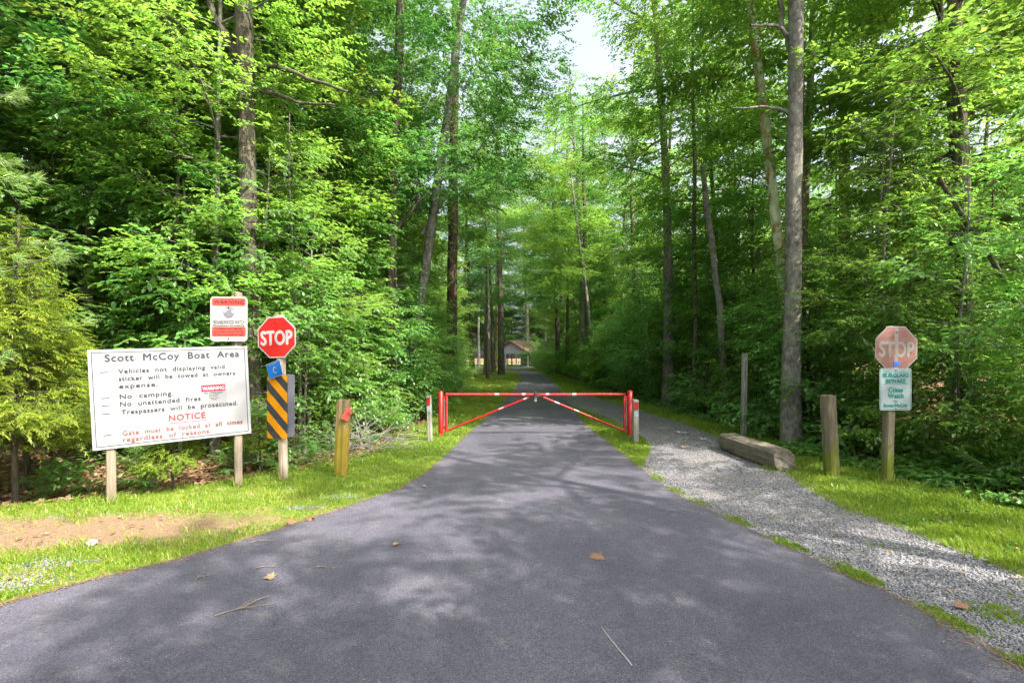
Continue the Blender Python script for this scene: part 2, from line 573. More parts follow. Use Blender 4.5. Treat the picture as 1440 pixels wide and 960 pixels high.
road_l = itp([(-30, -60), (-3.1, -60), (-3, -22), (-1, -12), (0.5, -7.8), (2, -5.1), (3.27, -3.42), (3.64, -3.12), (4, -2.76), (4.68, -2.27),
              (5.4, -1.86), (6.18, -1.42), (7.13, -1.22), (8.13, -1.14), (9.7, -1.03), (11.9, -.85), (16, -.5), (23.6, .03), (31.2, .30),
              (39.8, .80), (50, .85), (64, 0.0), (76, -1.4), (78, -12), (79, -60), (95, -60)])
road_r = itp([(-30, 60), (-3.1, 60), (-3, 20), (-1, 8), (1, 3.4), (2.6, 2.70), (3.26, 2.66), (3.6, 2.58), (4.5, 2.33), (5.32, 2.12), (6.18, 1.93),
              (7.86, 1.90), (11.9, 1.80), (16, 1.93), (24, 2.37), (31, 2.72), (42.8, 3.15), (52, 3.2), (68, 2.5), (78, 1.6), (84, -1), (90, -12), (92, -60), (95, -60)])
wood_l = itp([(-3, -14), (0, -9), (3, -7.2), (4.5, -6.3), (5.45, -5.6), (5.86, -4.85), (6.5, -3.75), (7.6, -2.8), (8.95, -2.2), (11.3, -2.05), (16, -1.95),
              (22, -2.1), (31, -2.6), (36, -4.2), (43, -7), (60, -11), (80, -14), (95, -14)])
wood_r = itp([(-3, 14), (0, 8), (3, 6.2), (5.45, 5.5), (7, 5.25), (8.4, 4.85), (10.6, 4.95), (12.3, 5.0), (17.8, 4.7), (28.9, 4.3), (42.8, 4.6), (68, 4.1), (80, 2.9), (95, 3)])
grav_r = itp([(-3, 4.6), (2.5, 4.1), (3.76, 3.87), (4.58, 3.80), (5.45, 3.66), (6.18, 3.72), (7.13, 3.95), (8.95, 4.15), (10.6, 4.28), (12.55, 4.3), (15.4, 3.98),
              (18.6, 3.7), (21.8, 3.3), (24, 2.45)])
isle_r = itp([(7.5, 1.92), (8.4, 2.30), (9.4, 2.62), (10.6, 2.72), (13.3, 2.66), (15.4, 2.3), (17, 1.96)])


def smooth(t):
    t = np.clip(t, 0, 1)
    return t * t * (3 - 2 * t)


def terrain(x, y):
    x = np.asarray(x, float); y = np.asarray(y, float)
    dl = np.clip(wood_l(y) - x, 0, None); dr = np.clip(x - wood_r(y), 0, None)
    z = -0.14 * smooth(dl / 1.2) + 0.022 * np.clip(dl - 1.5, 0, 14) - 0.05 * smooth(dr / 1.2) + 0.02 * np.clip(dr - 1, 0, 14)
    k = smooth((dl + dr) / 2)
    z = z + k * (0.06 * np.sin(x * 1.3 + .7 * y) * np.cos(y * .9 - .4 * x) + .03 * np.sin(3.1 * x + y))
    return z


# ground: one sheet to the horizon, finer near the camera
def axis(parts):
    out = []
    for a, b, s in parts: out += list(np.arange(a, b, s))
    return np.array(out + [parts[-1][1]])


gx = axis([(-900, -60, 60), (-60, -20, 4), (-20, 20, .4), (20, 60, 4), (60, 900, 60)])
gy = axis([(-900, -20, 60), (-20, 0, 1), (0, 45, .4), (45, 100, 2.5), (100, 1200, 60)])
X, Y = np.meshgrid(gx, gy)
Z = terrain(X, Y) - 0.03
nx, ny = len(gx), len(gy)
idx = np.arange(nx * ny).reshape(ny, nx)
Q = np.stack([idx[:-1, :-1], idx[:-1, 1:], idx[1:, 1:], idx[1:, :-1]], -1).reshape(-1, 4)
link('ground', np_mesh('ground', np.stack([X, Y, Z], -1).reshape(-1, 3), Q, smooth=True), FLOOR)['kind'] = 'structure'


def strip(name, fl, fr, ys, n, mat, z, wob=(0, 0), attr=None, seed=0, crown=0.0):
    """a sheet between two edge lines given as x(y), with wavering edges"""
    rng = np.random.default_rng(seed)
    ys = np.asarray(ys)
    L = fl(ys) + wob[0] * np.interp(ys, ys[::2], rng.uniform(-1, 1, len(ys[::2])))
    Rr = fr(ys) + wob[1] * np.interp(ys, ys[::2], rng.uniform(-1, 1, len(ys[::2])))
    t = np.linspace(0, 1, n + 1)
    X = L[:, None] * (1 - t) + Rr[:, None] * t
    Y = np.repeat(ys[:, None], n + 1, 1)
    Z = np.full_like(X, z) + crown * (1 - (2 * t - 1) ** 2)[None, :]
    if z < .003: Z = Z + 0
    idx = np.arange(X.size).reshape(X.shape)
    Q = np.stack([idx[:-1, :-1], idx[:-1, 1:], idx[1:, 1:], idx[1:, :-1]], -1).reshape(-1, 4)
    at = {'bare': attr(X, Y).ravel()} if attr else None
    o = link(name, np_mesh(name, np.stack([X, Y, Z], -1).reshape(-1, 3), Q, at, smooth=True), mat)
    o['kind'] = 'structure'
    return o


def bare(x, y):
    """how worn the grass is"""
    u = (x + 4.25); v = (y - 4.74 - .10 * u)
    b = 1.15 * np.exp(-((u / 2.0) ** 2 + (v / .55) ** 2) ** 1.0)
    b = b + .35 * np.exp(-(((x + 2.9) / 1.2) ** 2 + ((y - 5.95) / .35) ** 2))
    b = b + .45 * np.exp(-(((x + 4.1) / 1.5) ** 2 + ((y - 3.75) / .22) ** 2))
    b = b + .25 * np.exp(-((x - road_l(y)) / .10) ** 2) + .25 * np.exp(-((x - road_r(y)) / .08) ** 2)
    b = b + .35 * np.exp(-((x - grav_r(y)) / .16) ** 2) * (y < 24)
    return np.clip(b, 0, 1)


near = np.concatenate([np.arange(-3, 1, .5), np.arange(1, 26, .12), np.arange(26, 96, .7)])
strip('asphalt_driveway', road_l, road_r, np.concatenate([np.arange(-30, -3.2, 2), near[near < 91.5]]), 24, ASPH, 0.022, (.022, .018), seed=3)
vl = near[(near > -2.5) & (near < 77)]
strip('grass_verge', lambda y: wood_l(y) - .25, lambda y: road_l(y) + .06, vl, 40, VERGE, 0.006, (.10, 0), bare, seed=4)
strip('gravel_lane', lambda y: road_r(y) - .05, grav_r, near[(near > -2.5) & (near < 24)], 16, GRAVB, 0.006, (0, .07), seed=5)
strip('grass_verge', lambda y: np.where(y < 24, grav_r(y) - .10, road_r(y) - .05), lambda y: wood_r(y) + .25, near[(near > -2.5) & (near < 88)], 24, VERGE, 0.000, (0, .10), bare, seed=6)
strip('grass_verge', lambda y: road_r(y) - .05, isle_r, np.arange(7.6, 17, .15), 8, VERGE, 0.012, (0, .05), bare, seed=7)
strip('lawn', lambda y: y * 0 - 70, lambda y: y * 0 + 40, np.arange(92, 150, 4), 6, LAWN, 0.0)
strip('lawn', lambda y: y * 0 - 40, lambda y: wood_l(y) - .2, np.arange(40, 78, 2), 6, LAWN, 0.02)

rng = np.random.default_rng(11)

# ------------------------------------------------------------------ lettering
def text_mesh(s, offset=0.0, spacing=1.0):
    cu = bpy.data.curves.new('t', 'FONT')
    cu.body = s
    cu.offset = offset
    cu.space_character = spacing
    cu.resolution_u = 3
    o = bpy.data.objects.new('t', cu)
    C.objects.link(o)
    bpy.context.view_layer.update()
    me = bpy.data.meshes.new_from_object(o.evaluated_get(bpy.context.evaluated_depsgraph_get()))
    bpy.data.objects.remove(o)
    me.materials.clear()
    return me


CAPH = 0.729


def text(s, x0, x1, zb, cap, mat, parent, y=-.004, offset=0.0, spacing=1.0, slope=0.0, name='lettering'):
    """lettering fitted between x0 and x1 on baseline zb with capitals cap high, lying in front (-y) of a sign"""
    me0 = text_mesh(s, 0.0, spacing)
    co = np.empty(len(me0.vertices) * 3, dtype=np.float32)
    me0.vertices.foreach_get('co', co); co = co.reshape(-1, 3)
    a, b = co[:, 0].min(), co[:, 0].max()
    x = x0 + (co[:, 0] - a) / (b - a) * (x1 - x0)
    z = zb + co[:, 1] / CAPH * cap + slope * (x - x0)
    o = max(offset, 0) * cap / CAPH * 1.6
    Vs, Fs = [], []
    polys = [tuple(p.vertices) for p in me0.polygons]
    for k, (dx, dz) in enumerate([(0, 0)] if o == 0 else [(0, 0), (-o, 0), (o, 0), (0, o), (0, -o)]):
        nb_ = len(Vs)
        Vs += [(float(a_) + dx, y - .00025 * k, float(b_) + dz) for a_, b_ in zip(x, z)]
        Fs += [tuple(i + nb_ for i in p) for p in polys]
    me = bpy.data.meshes.new('lettering')
    me.from_pydata(Vs, [], Fs)
    bpy.data.meshes.remove(me0)
    return link(name, me, mat, parent)


def bolt(parent, x, z, y=-.006, r=.009):
    m = MB(); m.tube([(0, .004, 0), (0, -.004, 0)], r, 8)
    return m.build('bolt', DKSTEEL, parent, (x, y, z))


# ------------------------------------------------------------------ boat area board
pyr = random.Random(5)
YL, YR = 5.55, 6.41
TL, BL_, TR, BR_ = P(125, 492, YL), P(128, 634, YL), P(349, 486, YR), P(352, 609, YR)
cl, cr = (TL + BL_) / 2, (TR + BR_) / 2
BW = (cr - cl).length; BH = ((TL - BL_).length + (TR - BR_).length) / 2
ux = (cr - cl).normalized()
rz = math.atan2(ux.y, ux.x)
roll = -math.asin(ux.z)
bcen = (cl + cr) / 2
board = empty('notice_board', (bcen.x, bcen.y, 0), rz, 'large white notice board with black and faded red text on two timber posts', 'sign')
panel_rot = Matrix.Rotation(roll, 4, 'Y')
face = MB(); face.box(-BW / 2, BW / 2, 0, .016, -BH / 2, BH / 2)
pan = face.build('panel', WHITE, board)
pan.matrix_local = Matrix.Translation((0, 0, bcen.z)) @ panel_rot
bd = MB()
e, t_ = .030, .007
for x0, x1, z0, z1 in ((-BW/2+e, BW/2-e, BH/2-e-t_, BH/2-e), (-BW/2+e, BW/2-e, -BH/2+e, -BH/2+e+t_), (-BW/2+e, -BW/2+e+t_, -BH/2+e+t_, BH/2-e-t_), (BW/2-e-t_, BW/2-e, -BH/2+e+t_, BH/2-e-t_)):
    bd.box(x0, x1, -.0025, .001, z0, z1)
bd.build('border_line', GREYTXT, pan)


def U(s):  # screen fraction -> true fraction along the receding board
    u = s * YR / (s * YR + (1 - s) * YL)
    return -BW / 2 + BW * u


def Vz(v): return BH / 2 - BH * v


for s, s0, s1, v, cap, mt in (
        ('Scott  McCoy  Boat  Area', .083, .93, .121, .074, BLACK),
        ('Vehicles  not  displaying  valid', .148, .812, .246, .047, GREYTXT),
        ('sticker  will  be  towed  at  owners', .148, .89, .322, .047, GREYTXT),
        ('expense.', .148, .36, .398, .047, GREYTXT),
        ('No  camping.', .148, .452, .505, .050, GREYTXT),
        ('No  unattended  fires', .148, .628, .582, .050, GREYTXT),
        ('Trespassers  will  be  prosecuted.', .152, .90, .664, .048, GREYTXT),
        ('NOTICE', .418, .655, .775, .066, REDTXT),
        ('Gate  must  be  locked  at  all  times', .152, .93, .878, .048, BROWNTXT),
        ('regardless  of  reasons.', .152, .69, .945, .048, BROWNTXT)):
    text(s, U(s0), U(s1), Vz(v), cap * BH, mt, pan, y=-.003, offset=.018 if 'Scott' in s or s == 'NOTICE' else .016, spacing=1.12)
for v in (.228, .488, .562, .645, .860):
    d = MB(); d.box(U(.055), U(.095), -.003, .001, Vz(v) - .004, Vz(v) + .004); d.build('dash', GREYTXT, pan)
d = MB(); d.box(U(.415), U(.66), -.003, .001, Vz(.80) - .003, Vz(.80) + .002); d.build('underline', REDTXT, pan)
# the sticker
st = empty('warning_sticker', (0, 0, 0)); st.parent = pan
sx0, sx1, sz0, sz1 = U(.635), U(.818), Vz(.625), Vz(.415)
d = MB(); d.box(sx0, sx1, -.0045, .001, sz0, sz1); d.build('paper', STICKER, st)
d = MB(); d.box(sx0 + .004, sx1 - .012, -.0065, -.004, sz1 - .085, sz1 - .004); d.build('red_band', STICKRED, st)
text('WARNING', sx0 + .014, sx1 - .022, sz1 - .068, .046, WHITE2, st, y=-.008, offset=.02)
for s, a, b_, zz, cp in (('NO LIFEGUARD', .03, .045, .113, .020), ('ON DUTY', .08, .09, .146, .022), ('SWIM AT YOUR', .08, .09, .172, .014), ('OWN RISK', .10, .11, .194, .014)):
    text(s, sx0 + a, sx1 - b_, sz1 - zz, cp, GREYTXT, st, y=-.006, offset=.01)
# posts
for px, py, topz in ((155, 708, None), (335, 684, 412)):
    gx_, gy_ = G(px, py)
    loc = Vector((gx_, gy_, 0)) - Vector((bcen.x, bcen.y, 0))
    loc.rotate(Matrix.Rotation(-rz, 3, 'Z'))
    loc.y = .016 + .048
    h = bcen.z + BH / 2 - .12 if topz is None else CAM_H + (HOR - topz) / F_PX * gy_ + .01
    rough_post(.092, .09, h, pyr, crack=.002, round_=.08).build('post', POSTW, board, loc)
    wp = board.matrix_basis @ loc
    if topz: post2 = wp
# watch sign, standing clear in front of the tall post
ws = empty('watch_sign', (post2.x - .02 - .05, post2.y - .085, 0), R(4), 'small white and red neighborhood watch warning sign nailed above the notice board', 'sign')
zc = CAM_H + (HOR - 448.5) / F_PX * (post2.y - .08)
WW, WH = .455, .565
d = MB(); d.plate(rrect(-WW/2, WW/2, zc - WH/2, zc + WH/2, .045), 0, .004); d.build('plate', WHITE2, ws)
d = MB(); d.plate(rrect(-WW/2+.022, WW/2-.022, zc + WH/2 - .115, zc + WH/2 - .018, .024), -.002, .001); d.build('top_band', BANDRED, ws)
d = MB(); d.plate(rrect(-WW/2+.022, WW/2-.022, zc - WH/2 + .062, zc - WH/2 + .182, .02), -.002, .001); d.build('bottom_band', BANDRED, ws)
text('WARNING', -WW/2+.045, WW/2-.045, zc + WH/2 - .09, .048, BANDTXT, ws, offset=.015, spacing=1.1)
text('NEIGHBORHOOD WATCH', -WW/2+.035, WW/2-.035, zc - .062, .052, BLACK, ws, offset=.0)
text('PROGRAM IN FORCE', -WW/2+.035, WW/2-.035, zc - .092, .018, BLACK, ws, offset=.02)
for k, s in enumerate(('WE IMMEDIATELY REPORT', 'ALL SUSPICIOUS ACTIVITIES', 'TO OUR POLICE DEPARTMENT')):
    text(s, -WW/2 + .06 - k * .012, WW/2 - .06 + k * .012, zc - WH/2 + .150 - k * .036, .019, BANDTXT, ws, offset=.008)
# emblem: a disc with a dark cloaked shape
ez = zc + .085
ring = MB()
n = 28
o1 = [(.070 * math.cos(2*PI*k/n), -.0025, ez + .070 * math.sin(2*PI*k/n)) for k in range(n)]
o2 = [(.062 * math.cos(2*PI*k/n), -.0025, ez + .062 * math.sin(2*PI*k/n)) for k in range(n)]
ring.add(o1 + o2, [(k, (k+1) % n, n + (k+1) % n, n + k) for k in range(n)])
ring.build('emblem_ring', SLATE, ws)
sh = [(-.058, -.012), (-.02, .022), (-.006, .03), (-.004, .036), (.012, .05), (.03, .046), (.028, .034), (.036, .026), (.03, .006), (.058, -.018), (.04, -.045), (.0, -.062), (-.04, -.046)]
d = MB(); d.plate([(x, ez + z) for x, z in sh][::-1], -.004, .001); d.build('emblem_figure', SLATE, ws)
bolt(ws, 0, zc + WH/2 - .135); bolt(ws, 0, zc - WH/2 + .035)


# ------------------------------------------------------------------ stop signs
def octagon(r, zc):
    return [(r / math.cos(PI/8) * math.cos(PI/8 + k * PI/4), zc + r / math.cos(PI/8) * math.sin(PI/8 + k * PI/4)) for k in range(8)][::-1]


def stop_face(parent, wdt, zc, facemat, rimmat, x=0.0, rot=0.0, y=0.0, slope=0.0):
    pl = empty('octagon_plate', (x, y, zc), rot=(0, rot, 0)); pl.parent = parent
    r = wdt / 2
    d = MB(); d.plate(octagon(r, 0), 0, .004); d.build('backing', rimmat, pl)
    d = MB(); d.plate(octagon(r * .945, 0), -.0018, .001); d.build('face', facemat, pl)
    text('STOP', -r * .82, r * .82, -r * .36, r * .70, rimmat, pl, y=-.0035, offset=.022)
    bolt(pl, 0, r * .74); bolt(pl, 0, -r * .78)
    return pl


# left stop sign with object marker
sxp, syp = G(399, 673)
lp = empty('stop_sign', (sxp, syp, 0), R(-8), 'bright red stop sign on a pale timber post beside the notice board', 'sign')
tz = CAM_H + (HOR - 443) / F_PX * syp
rough_post(.098, .105, tz, pyr, lean=(-.055, 0), crack=.002, round_=.08).build('post', POSTP, lp)
stop_face(lp, 58 / F_PX * syp * .985, CAM_H + (HOR - 474) / F_PX * (syp - .05), STOPRED, STOPSIL, x=-.065, y=-.062, rot=R(-2))
# object marker
mk = empty('object_marker', (sxp - .0, syp, 0), R(-8), 'black and orange diagonal striped hazard marker below the left stop sign', 'sign')
mz0, mz1 = CAM_H + (HOR - 616) / F_PX * syp, CAM_H + (HOR - 527) / F_PX * syp
mw = .325
mo = empty('marker_plate', (-.055, -.060, 0), rot=(0, 0, R(-6))); mo.parent = mk
d = MB(); d.plate(rrect(-mw/2, mw/2, mz0, mz1, .035), -.003, .002); d.build('black_plate', MBLACK, mo)


def clip_poly(poly, a, b, c):  # keep a*x+b*z<=c
    out = []
    for i in range(len(poly)):
        p, q = poly[i], poly[(i + 1) % len(poly)]
        dp, dq = a * p[0] + b * p[1] - c, a * q[0] + b * q[1] - c
        if dp <= 0: out.append(p)
        if (dp < 0 < dq) or (dq < 0 < dp):
            t = dp / (dp - dq)
            out.append((p[0] + (q[0] - p[0]) * t, p[1] + (q[1] - p[1]) * t))
    return out


rr = rrect(-mw/2 + .003, mw/2 - .003, mz0 + .003, mz1 - .003, .033)
sw = .098
nrm = (math.sin(R(45)), math.cos(R(45)))
c0 = nrm[0] * (-mw/2) + nrm[1] * mz0
k = 0
while True:
    lo = c0 - .02 + k * 2 * sw; hi = lo + sw
    if lo > nrm[0] * mw/2 + nrm[1] * mz1: break
    pl_ = clip_poly(clip_poly(rr, nrm[0], nrm[1], hi), -nrm[0], -nrm[1], -lo)
    if len(pl_) > 2:
        d = MB(); d.plate(pl_, -.0048, -.002); d.build('orange_stripe', ORANGE, mo)
    k += 1
bolt(mo, -.01, mz1 - .04, y=-.007)
bk = empty('backing_plate', (-.052, .066, 0), rot=(0, 0, R(4))); bk.parent = mk
d = MB(); d.plate(rrect(-mw/2, mw/2 - .0, mz0 + .01, mz1 + .01, .035), -.002, .004); d.build('grey_plate', ALU, bk)
# blue sign
bs = empty('blue_sign', (sxp - .085, syp - .085, CAM_H + (HOR - 519.5) / F_PX * (syp - .08)), rot=(0, R(-17), R(-20)), label='small tilted blue sign tacked between the stop sign and striped marker', cat='sign')
d = MB(); d.box(-.125, .125, 0, .004, -.105, .105); d.build('plate', WHITE2, bs)
d = MB(); d.box(-.118, .118, -.002, .001, -.098, .098); d.build('blue_face', BLUE, bs)
text('LET US KNOW', -.07, .06, .066, .014, WHITE2, bs, offset=.01)
text('C', -.025, .03, -.055, .095, WHITE2, bs, offset=-.01)

# right stop sign with crime watch plate
rx, ry = G(1247, 678)
rs = empty('stop_sign', (rx, ry, 0), R(4), 'sun faded pink stop sign on a timber post by the right verge', 'sign')
tz = CAM_H + (HOR - 459) / F_PX * ry
rough_post(.125, .10, tz, pyr, lean=(.055, 0), crack=.003, round_=.12).build('post', POSTM, rs)
stop_face(rs, 63.5 / F_PX * ry * .98, CAM_H + (HOR - 490) / F_PX * (ry - .05), PINK, FADEGREY, x=.085, y=-.056, rot=R(1.0))
d = MB(); d.box(-.042, .042, -.004, .001, -.030, .026); d.build('blue_sticker', STICKBL, rs, (.085, -.0585, CAM_H + (HOR - 514) / F_PX * ry + .025))
cw = empty('crime_watch_sign', (rx + .068, ry - .064, 0), R(4), 'pale sign with green Burglars Beware lettering below the faded stop sign', 'sign')
cz0, cz1 = CAM_H + (HOR - 576) / F_PX * ry, CAM_H + (HOR - 517.5) / F_PX * ry
cwW = 47 / F_PX * ry
zz = lambda v: cz1 - (cz1 - cz0) * v
d = MB(); d.plate(rrect(-cwW/2, cwW/2, cz0, cz1, .03), 0, .003); d.build('plate', PALEBL, cw)
ln = MB()
for x0, x1, z0, z1 in ((-cwW/2+.014, cwW/2-.014, cz1-.018, cz1-.014), (-cwW/2+.014, cwW/2-.014, cz0+.014, cz0+.018), (-cwW/2+.014, -cwW/2+.018, cz0+.018, cz1-.018), (cwW/2-.018, cwW/2-.014, cz0+.018, cz1-.018)):
    ln.box(x0, x1, -.002, .001, z0, z1)
ln.build('border_line', TEAL, cw)
for v in (.085, .375):
    d = MB(); d.box(-cwW/2+.045, cwW/2-.045, -.002, .001, zz(v)-.003, zz(v)+.002); d.build('rule', TEAL, cw)
for s, a, v, cp, of in (('BURGLARS', .045, .215, .058, .018), ('BEWARE', .085, .350, .058, .018), ('Crime', .125, .565, .066, .018), ('Watch', .115, .705, .066, .018), ('by', .20, .80, .030, .015), ('Scott-McCoy', .055, .915, .045, .02)):
    text(s, -cwW/2 + a, cwW/2 - a, zz(v), cp, TEAL, cw, offset=of)
bolt(cw, 0, zz(.05), r=.006); bolt(cw, 0, zz(.96), r=.006)

# ------------------------------------------------------------------ loose posts
x_, y_ = G(479, 668)
p = empty('wooden_post', (x_, y_, 0), R(12), 'short thick wooden post stained yellow green with a coral block near its top', 'post')
rough_post(.165, .16, 1.06, pyr, lean=(.045, 0), crack=.009, round_=.3).build('timber', POSTY, p)
d = MB()
d.plate([(-.075, -.055), (.01, -.085), (.085, .03), (.05, .10), (-.01, .075), (-.055, .0)][::-1], -.045, .045)
d.tube([(.055, -.05, .03), (.055, -.075, .03)], .022, 8)
d.build('coral_block', CORAL, p, (.085, -.075, .86), (0, 0, R(10)))

for px, py, pt, ww, lab, ln_ in ((605, 621, 556, 6.8, 'slim grey marker post with red reflector just left of the red gate', -.015), (893.5, 622.5, 562, 8.2, 'slim grey marker post with red reflector just right of the red gate', .0)):
    x_, y_ = G(px, py)
    p = empty('marker_post', (x_, y_, 0), 0, lab, 'post', 'marker posts beside the gate')
    h = (py - pt) / F_PX * y_
    W_ = ww / F_PX * y_
    rough_post(W_, W_, h, pyr, lean=(ln_ * 2, 0), crack=.003, round_=.15).build('timber', POSTG, p)
    d = MB(); d.box(-W_*.34, W_*.34, -.004, .001, -.07, .07); d.build('red_reflector', GATERED, p, (ln_ * 1.8, -W_/2 - .009, h - .11))
    d = MB(); d.box(-W_*.34, W_*.34, -.003, .001, -.06, .06); d.build('pale_reflector', PALEBL, p, (ln_ * 1.5, -W_/2 - .008, h - .26))

x_, y_ = G(1045, 614)
p = rough_post(.10, .10, (614 - 497) / F_PX * y_, pyr, lean=(.04, 0), crack=.004, round_=.12).build('wooden_post', POSTG, None, (x_, y_, 0), (0, 0, R(10)))
tag(p, 'tall thin grey timber post at the wood edge behind the beam', 'post')
x_, y_ = G(1170, 669)
p = rough_post(.165, .15, (669 - 555.5) / F_PX * y_, pyr, lean=(-.065, 0), crack=.008, round_=.35).build('wooden_post', POSTM, None, (x_, y_, 0), (0, 0, R(6)))
tag(p, 'thick leaning grey post with mossy foot between beam and faded stop sign', 'post')

# timber beam on the gravel
def beam():
    n, seg = 20, 22
    vs, fs = [], []
    r2 = random.Random(9)
    Lh, wd, ht = 1.75, .34, .30
    for i in range(seg + 1):
        t = i / seg
        y = -Lh / 2 + Lh * t
        endr = .9 if i in (0, seg) else 1.0
        for k in range(n):
            a = 2 * PI * k / n
            c, s = math.cos(a), math.sin(a)
            m = max(abs(c), abs(s))
            q = (1 / m * .86 + .14 * 1.1) * endr
            j = 1 + .035 * math.sin(k * 1.9 + i * .35) + r2.uniform(-.018, .018)
            yy = y + r2.uniform(-.010, .010) + (.05 * s if i <= 1 else 0)
            vs.append((c * q * wd / 2 * j, yy, ht / 2 + s * q * ht / 2 * j))
    for i in range(seg):
        for k in range(n):
            a, b = i * n + k, i * n + (k + 1) % n
            fs.append((a, b, b + n, a + n))
    for base, sg in ((0, 1), (seg * n, -1)):
        c0 = len(vs)
        for k in range(n):
            v = vs[base + k]
            vs.append((v[0] * .6, v[1] - sg * (.008 + r2.uniform(-.012, .012)) , (v[2] - ht/2) * .6 + ht/2))
        vs.append((0, sum(q_[1] for q_ in vs[base:base + n]) / n - sg * .012, ht / 2))
        for k in range(n):
            q = (base + k, base + (k+1) % n, c0 + (k+1) % n, c0 + k)
            fs.append(q if sg < 0 else q[::-1])
            q = (c0 + k, c0 + (k+1) % n, len(vs) - 1)
            fs.append(q if sg < 0 else q[::-1])
    m = MB(); m.add(vs, fs)
    return m


BEAM2 = wood_mat('old_beam_timber', (.09, .078, .065), (.23, .20, .165), streak=16)
nt_ = BEAM2.node_tree
for nd in nt_.nodes:
    if nd.type == 'MAPPING' and abs(nd.inputs['Scale'].default_value[0] - 16) < .1:
        nd.inputs['Scale'].default_value = (18, 1.4, 18)
o = beam().build('timber_beam', BEAM2, None, (3.93, 8.12, 0.0), (0, 0, R(3)))
tag(o, 'heavy weathered square timber beam lying along the gravel edge', 'beam')

# ------------------------------------------------------------------ the red gate
GY = 10.45


def gx_at(px, Y=GY): return (px - 720) / F_PX * Y


def gz_at(py, Y=GY): return CAM_H + (HOR - py) / F_PX * Y


xm = gx_at(753)
for side, (xp, xi, zt, label) in enumerate(((gx_at(620), gx_at(628), gz_at(550.5), 'left leaf of the red steel swing gate with its hinge post'),
                                            (gx_at(886), gx_at(878), gz_at(549), 'right leaf of the red steel swing gate with its hinge post'))):
    g = empty('swing_gate', (xp, GY, 0), 0, label, 'gate', 'leaves of the red gate')
    s = 1 if side == 0 else -1
    zr = gz_at(554.5)
    zb = gz_at(605)
    d = MB(); d.tube([(0, 0, -.1), (0, 0, zt), (0, 0, zt + .012)], [.050 if side == 0 else .056] * 2 + [.03], 18); d.build('hinge_post', GATERED, g)
    xx = xi - xp
    d = MB(); d.tube([(xx, 0, zb - .02), (xx, 0, zr + .035)], .027, 12); d.build('upright', GATEPALE, g)
    xx2 = xx - s * .045
    d = MB(); d.tube([(xx2, .0, zb + .06), (xx2, 0, zr - .08)], .012, 8); d.build('hinge_rod', STEEL, g)
    for z in (zb + .06, zr - .06):
        d = MB(); d.box(min(s*.045, xx), max(s*.045, xx), -.012, .012, z - .035, z + .035); d.build('hinge_bracket', GATERED, g)
    xe = xm - xp - s * .03
    d = MB(); d.tube([(xx + s*.02, 0, zr), (xe, 0, zr - .004)], .031, 14); d.build('top_rail', GATEPALE, g)
    xd = xm - xp - s * (.13 if side == 0 else .16)
    d = MB(); d.tube([(xx + s*.02, 0, zb), (xd, 0, zr - .055)], .021, 12); d.build('diagonal_brace', GATERED, g)
    L = xd - xx
    for t in ((.63, .69), (.93, .97)) if side == 0 else ((.56, .62), (.80, .86)):
        A = Vector((xx + L * t[0], 0, zb + (zr - .055 - zb) * t[0])); B = Vector((xx + L * t[1], 0, zb + (zr - .055 - zb) * t[1]))
        d = MB(); d.tube([A, B], .0225, 12); d.build('reflective_band', TAPE, g)
    L = xe - xx
    for t in ((.55, .60), (.86, .90)):
        d = MB(); d.tube([(xx + L * t[0], 0, zr - .001), (xx + L * t[1], 0, zr - .002)], .0325, 14); d.build('reflective_band', TAPE, g)
# lock and chain
lk = empty('chain_and_padlock', (xm, GY - .02, gz_at(555)), 0, 'rusty chain and padlock joining the two red gate leaves', 'padlock')
d = MB()
for k in range(9):
    a0 = k / 9 * 2 * PI
    pts = []
    for q in range(9):
        b0 = q / 8 * 2 * PI
        cen = Vector((0.012 * math.sin(k * 2.1), math.cos(a0) * .052, math.sin(a0) * .052))
        tdir = Vector((0, -math.sin(a0), math.cos(a0)))
        odir = Vector((1, 0, 0)) if k % 2 else Vector((0, math.cos(a0), math.sin(a0)))
        pts.append(cen + tdir * math.cos(b0) * .026 + odir * math.sin(b0) * .016)
    d.tube(pts, .006, 6)
d.build('chain', DKSTEEL, lk)
d = MB(); d.plate(rrect(-.026, .026, -.135, -.085, .01, 3), -.055, -.035); d.build('padlock_body', STEEL, lk)
d = MB(); d.tube([(-.016, -.045, -.087), (-.016, -.045, -.06), (0, -.045, -.045), (.016, -.045, -.06), (.016, -.045, -.087)], .005, 8); d.build('shackle', STEEL, lk)
d = MB(); d.box(.02, .11, -.035, -.012, -.03, .028); d.build('latch_plate', DKSTEEL, lk)

# ------------------------------------------------------------------ vegetation machinery
LT = {
    'rhomb': (np.array([[0, 0, 0], [.45, -.27, .05], [1, 0, -.07], [.45, .27, .05]]), np.array([[0, 1, 2], [0, 2, 3]])),
    'ovate': (np.array([[0, 0, 0], [.28, -.25, .06], [.68, -.19, .02], [1, 0, -.12], [.68, .19, .02], [.28, .25, .06], [.48, 0, -.01]]),
              np.array([[0, 1, 6], [1, 2, 6], [2, 3, 6], [3, 4, 6], [4, 5, 6], [5, 0, 6]])),
    'slim': (np.array([[0, 0, 0], [.4, -.13, .03], [1, 0, -.06], [.4, .13, .03]]), np.array([[0, 1, 2], [0, 2, 3]])),
    'needle': (np.array([[0, -.028, 0], [0, .028, 0], [1, 0, -.08]]), np.array([[0, 1, 2]])),
    'frond': (np.array([[0, -.05, 0], [0, .05, 0], [.55, .09, .01], [1, 0, -.05], [.55, -.09, .01]]), np.array([[0, 1, 2], [0, 2, 3], [0, 3, 4]])),
}
_ang = np.array([0, 22, 45, 68, 95, 125, 180, 235, 265, 292, 315, 338]) * PI / 180
_rad = np.array([.60, .30, .50, .30, .42, .28, .40, .28, .42, .30, .50, .30])
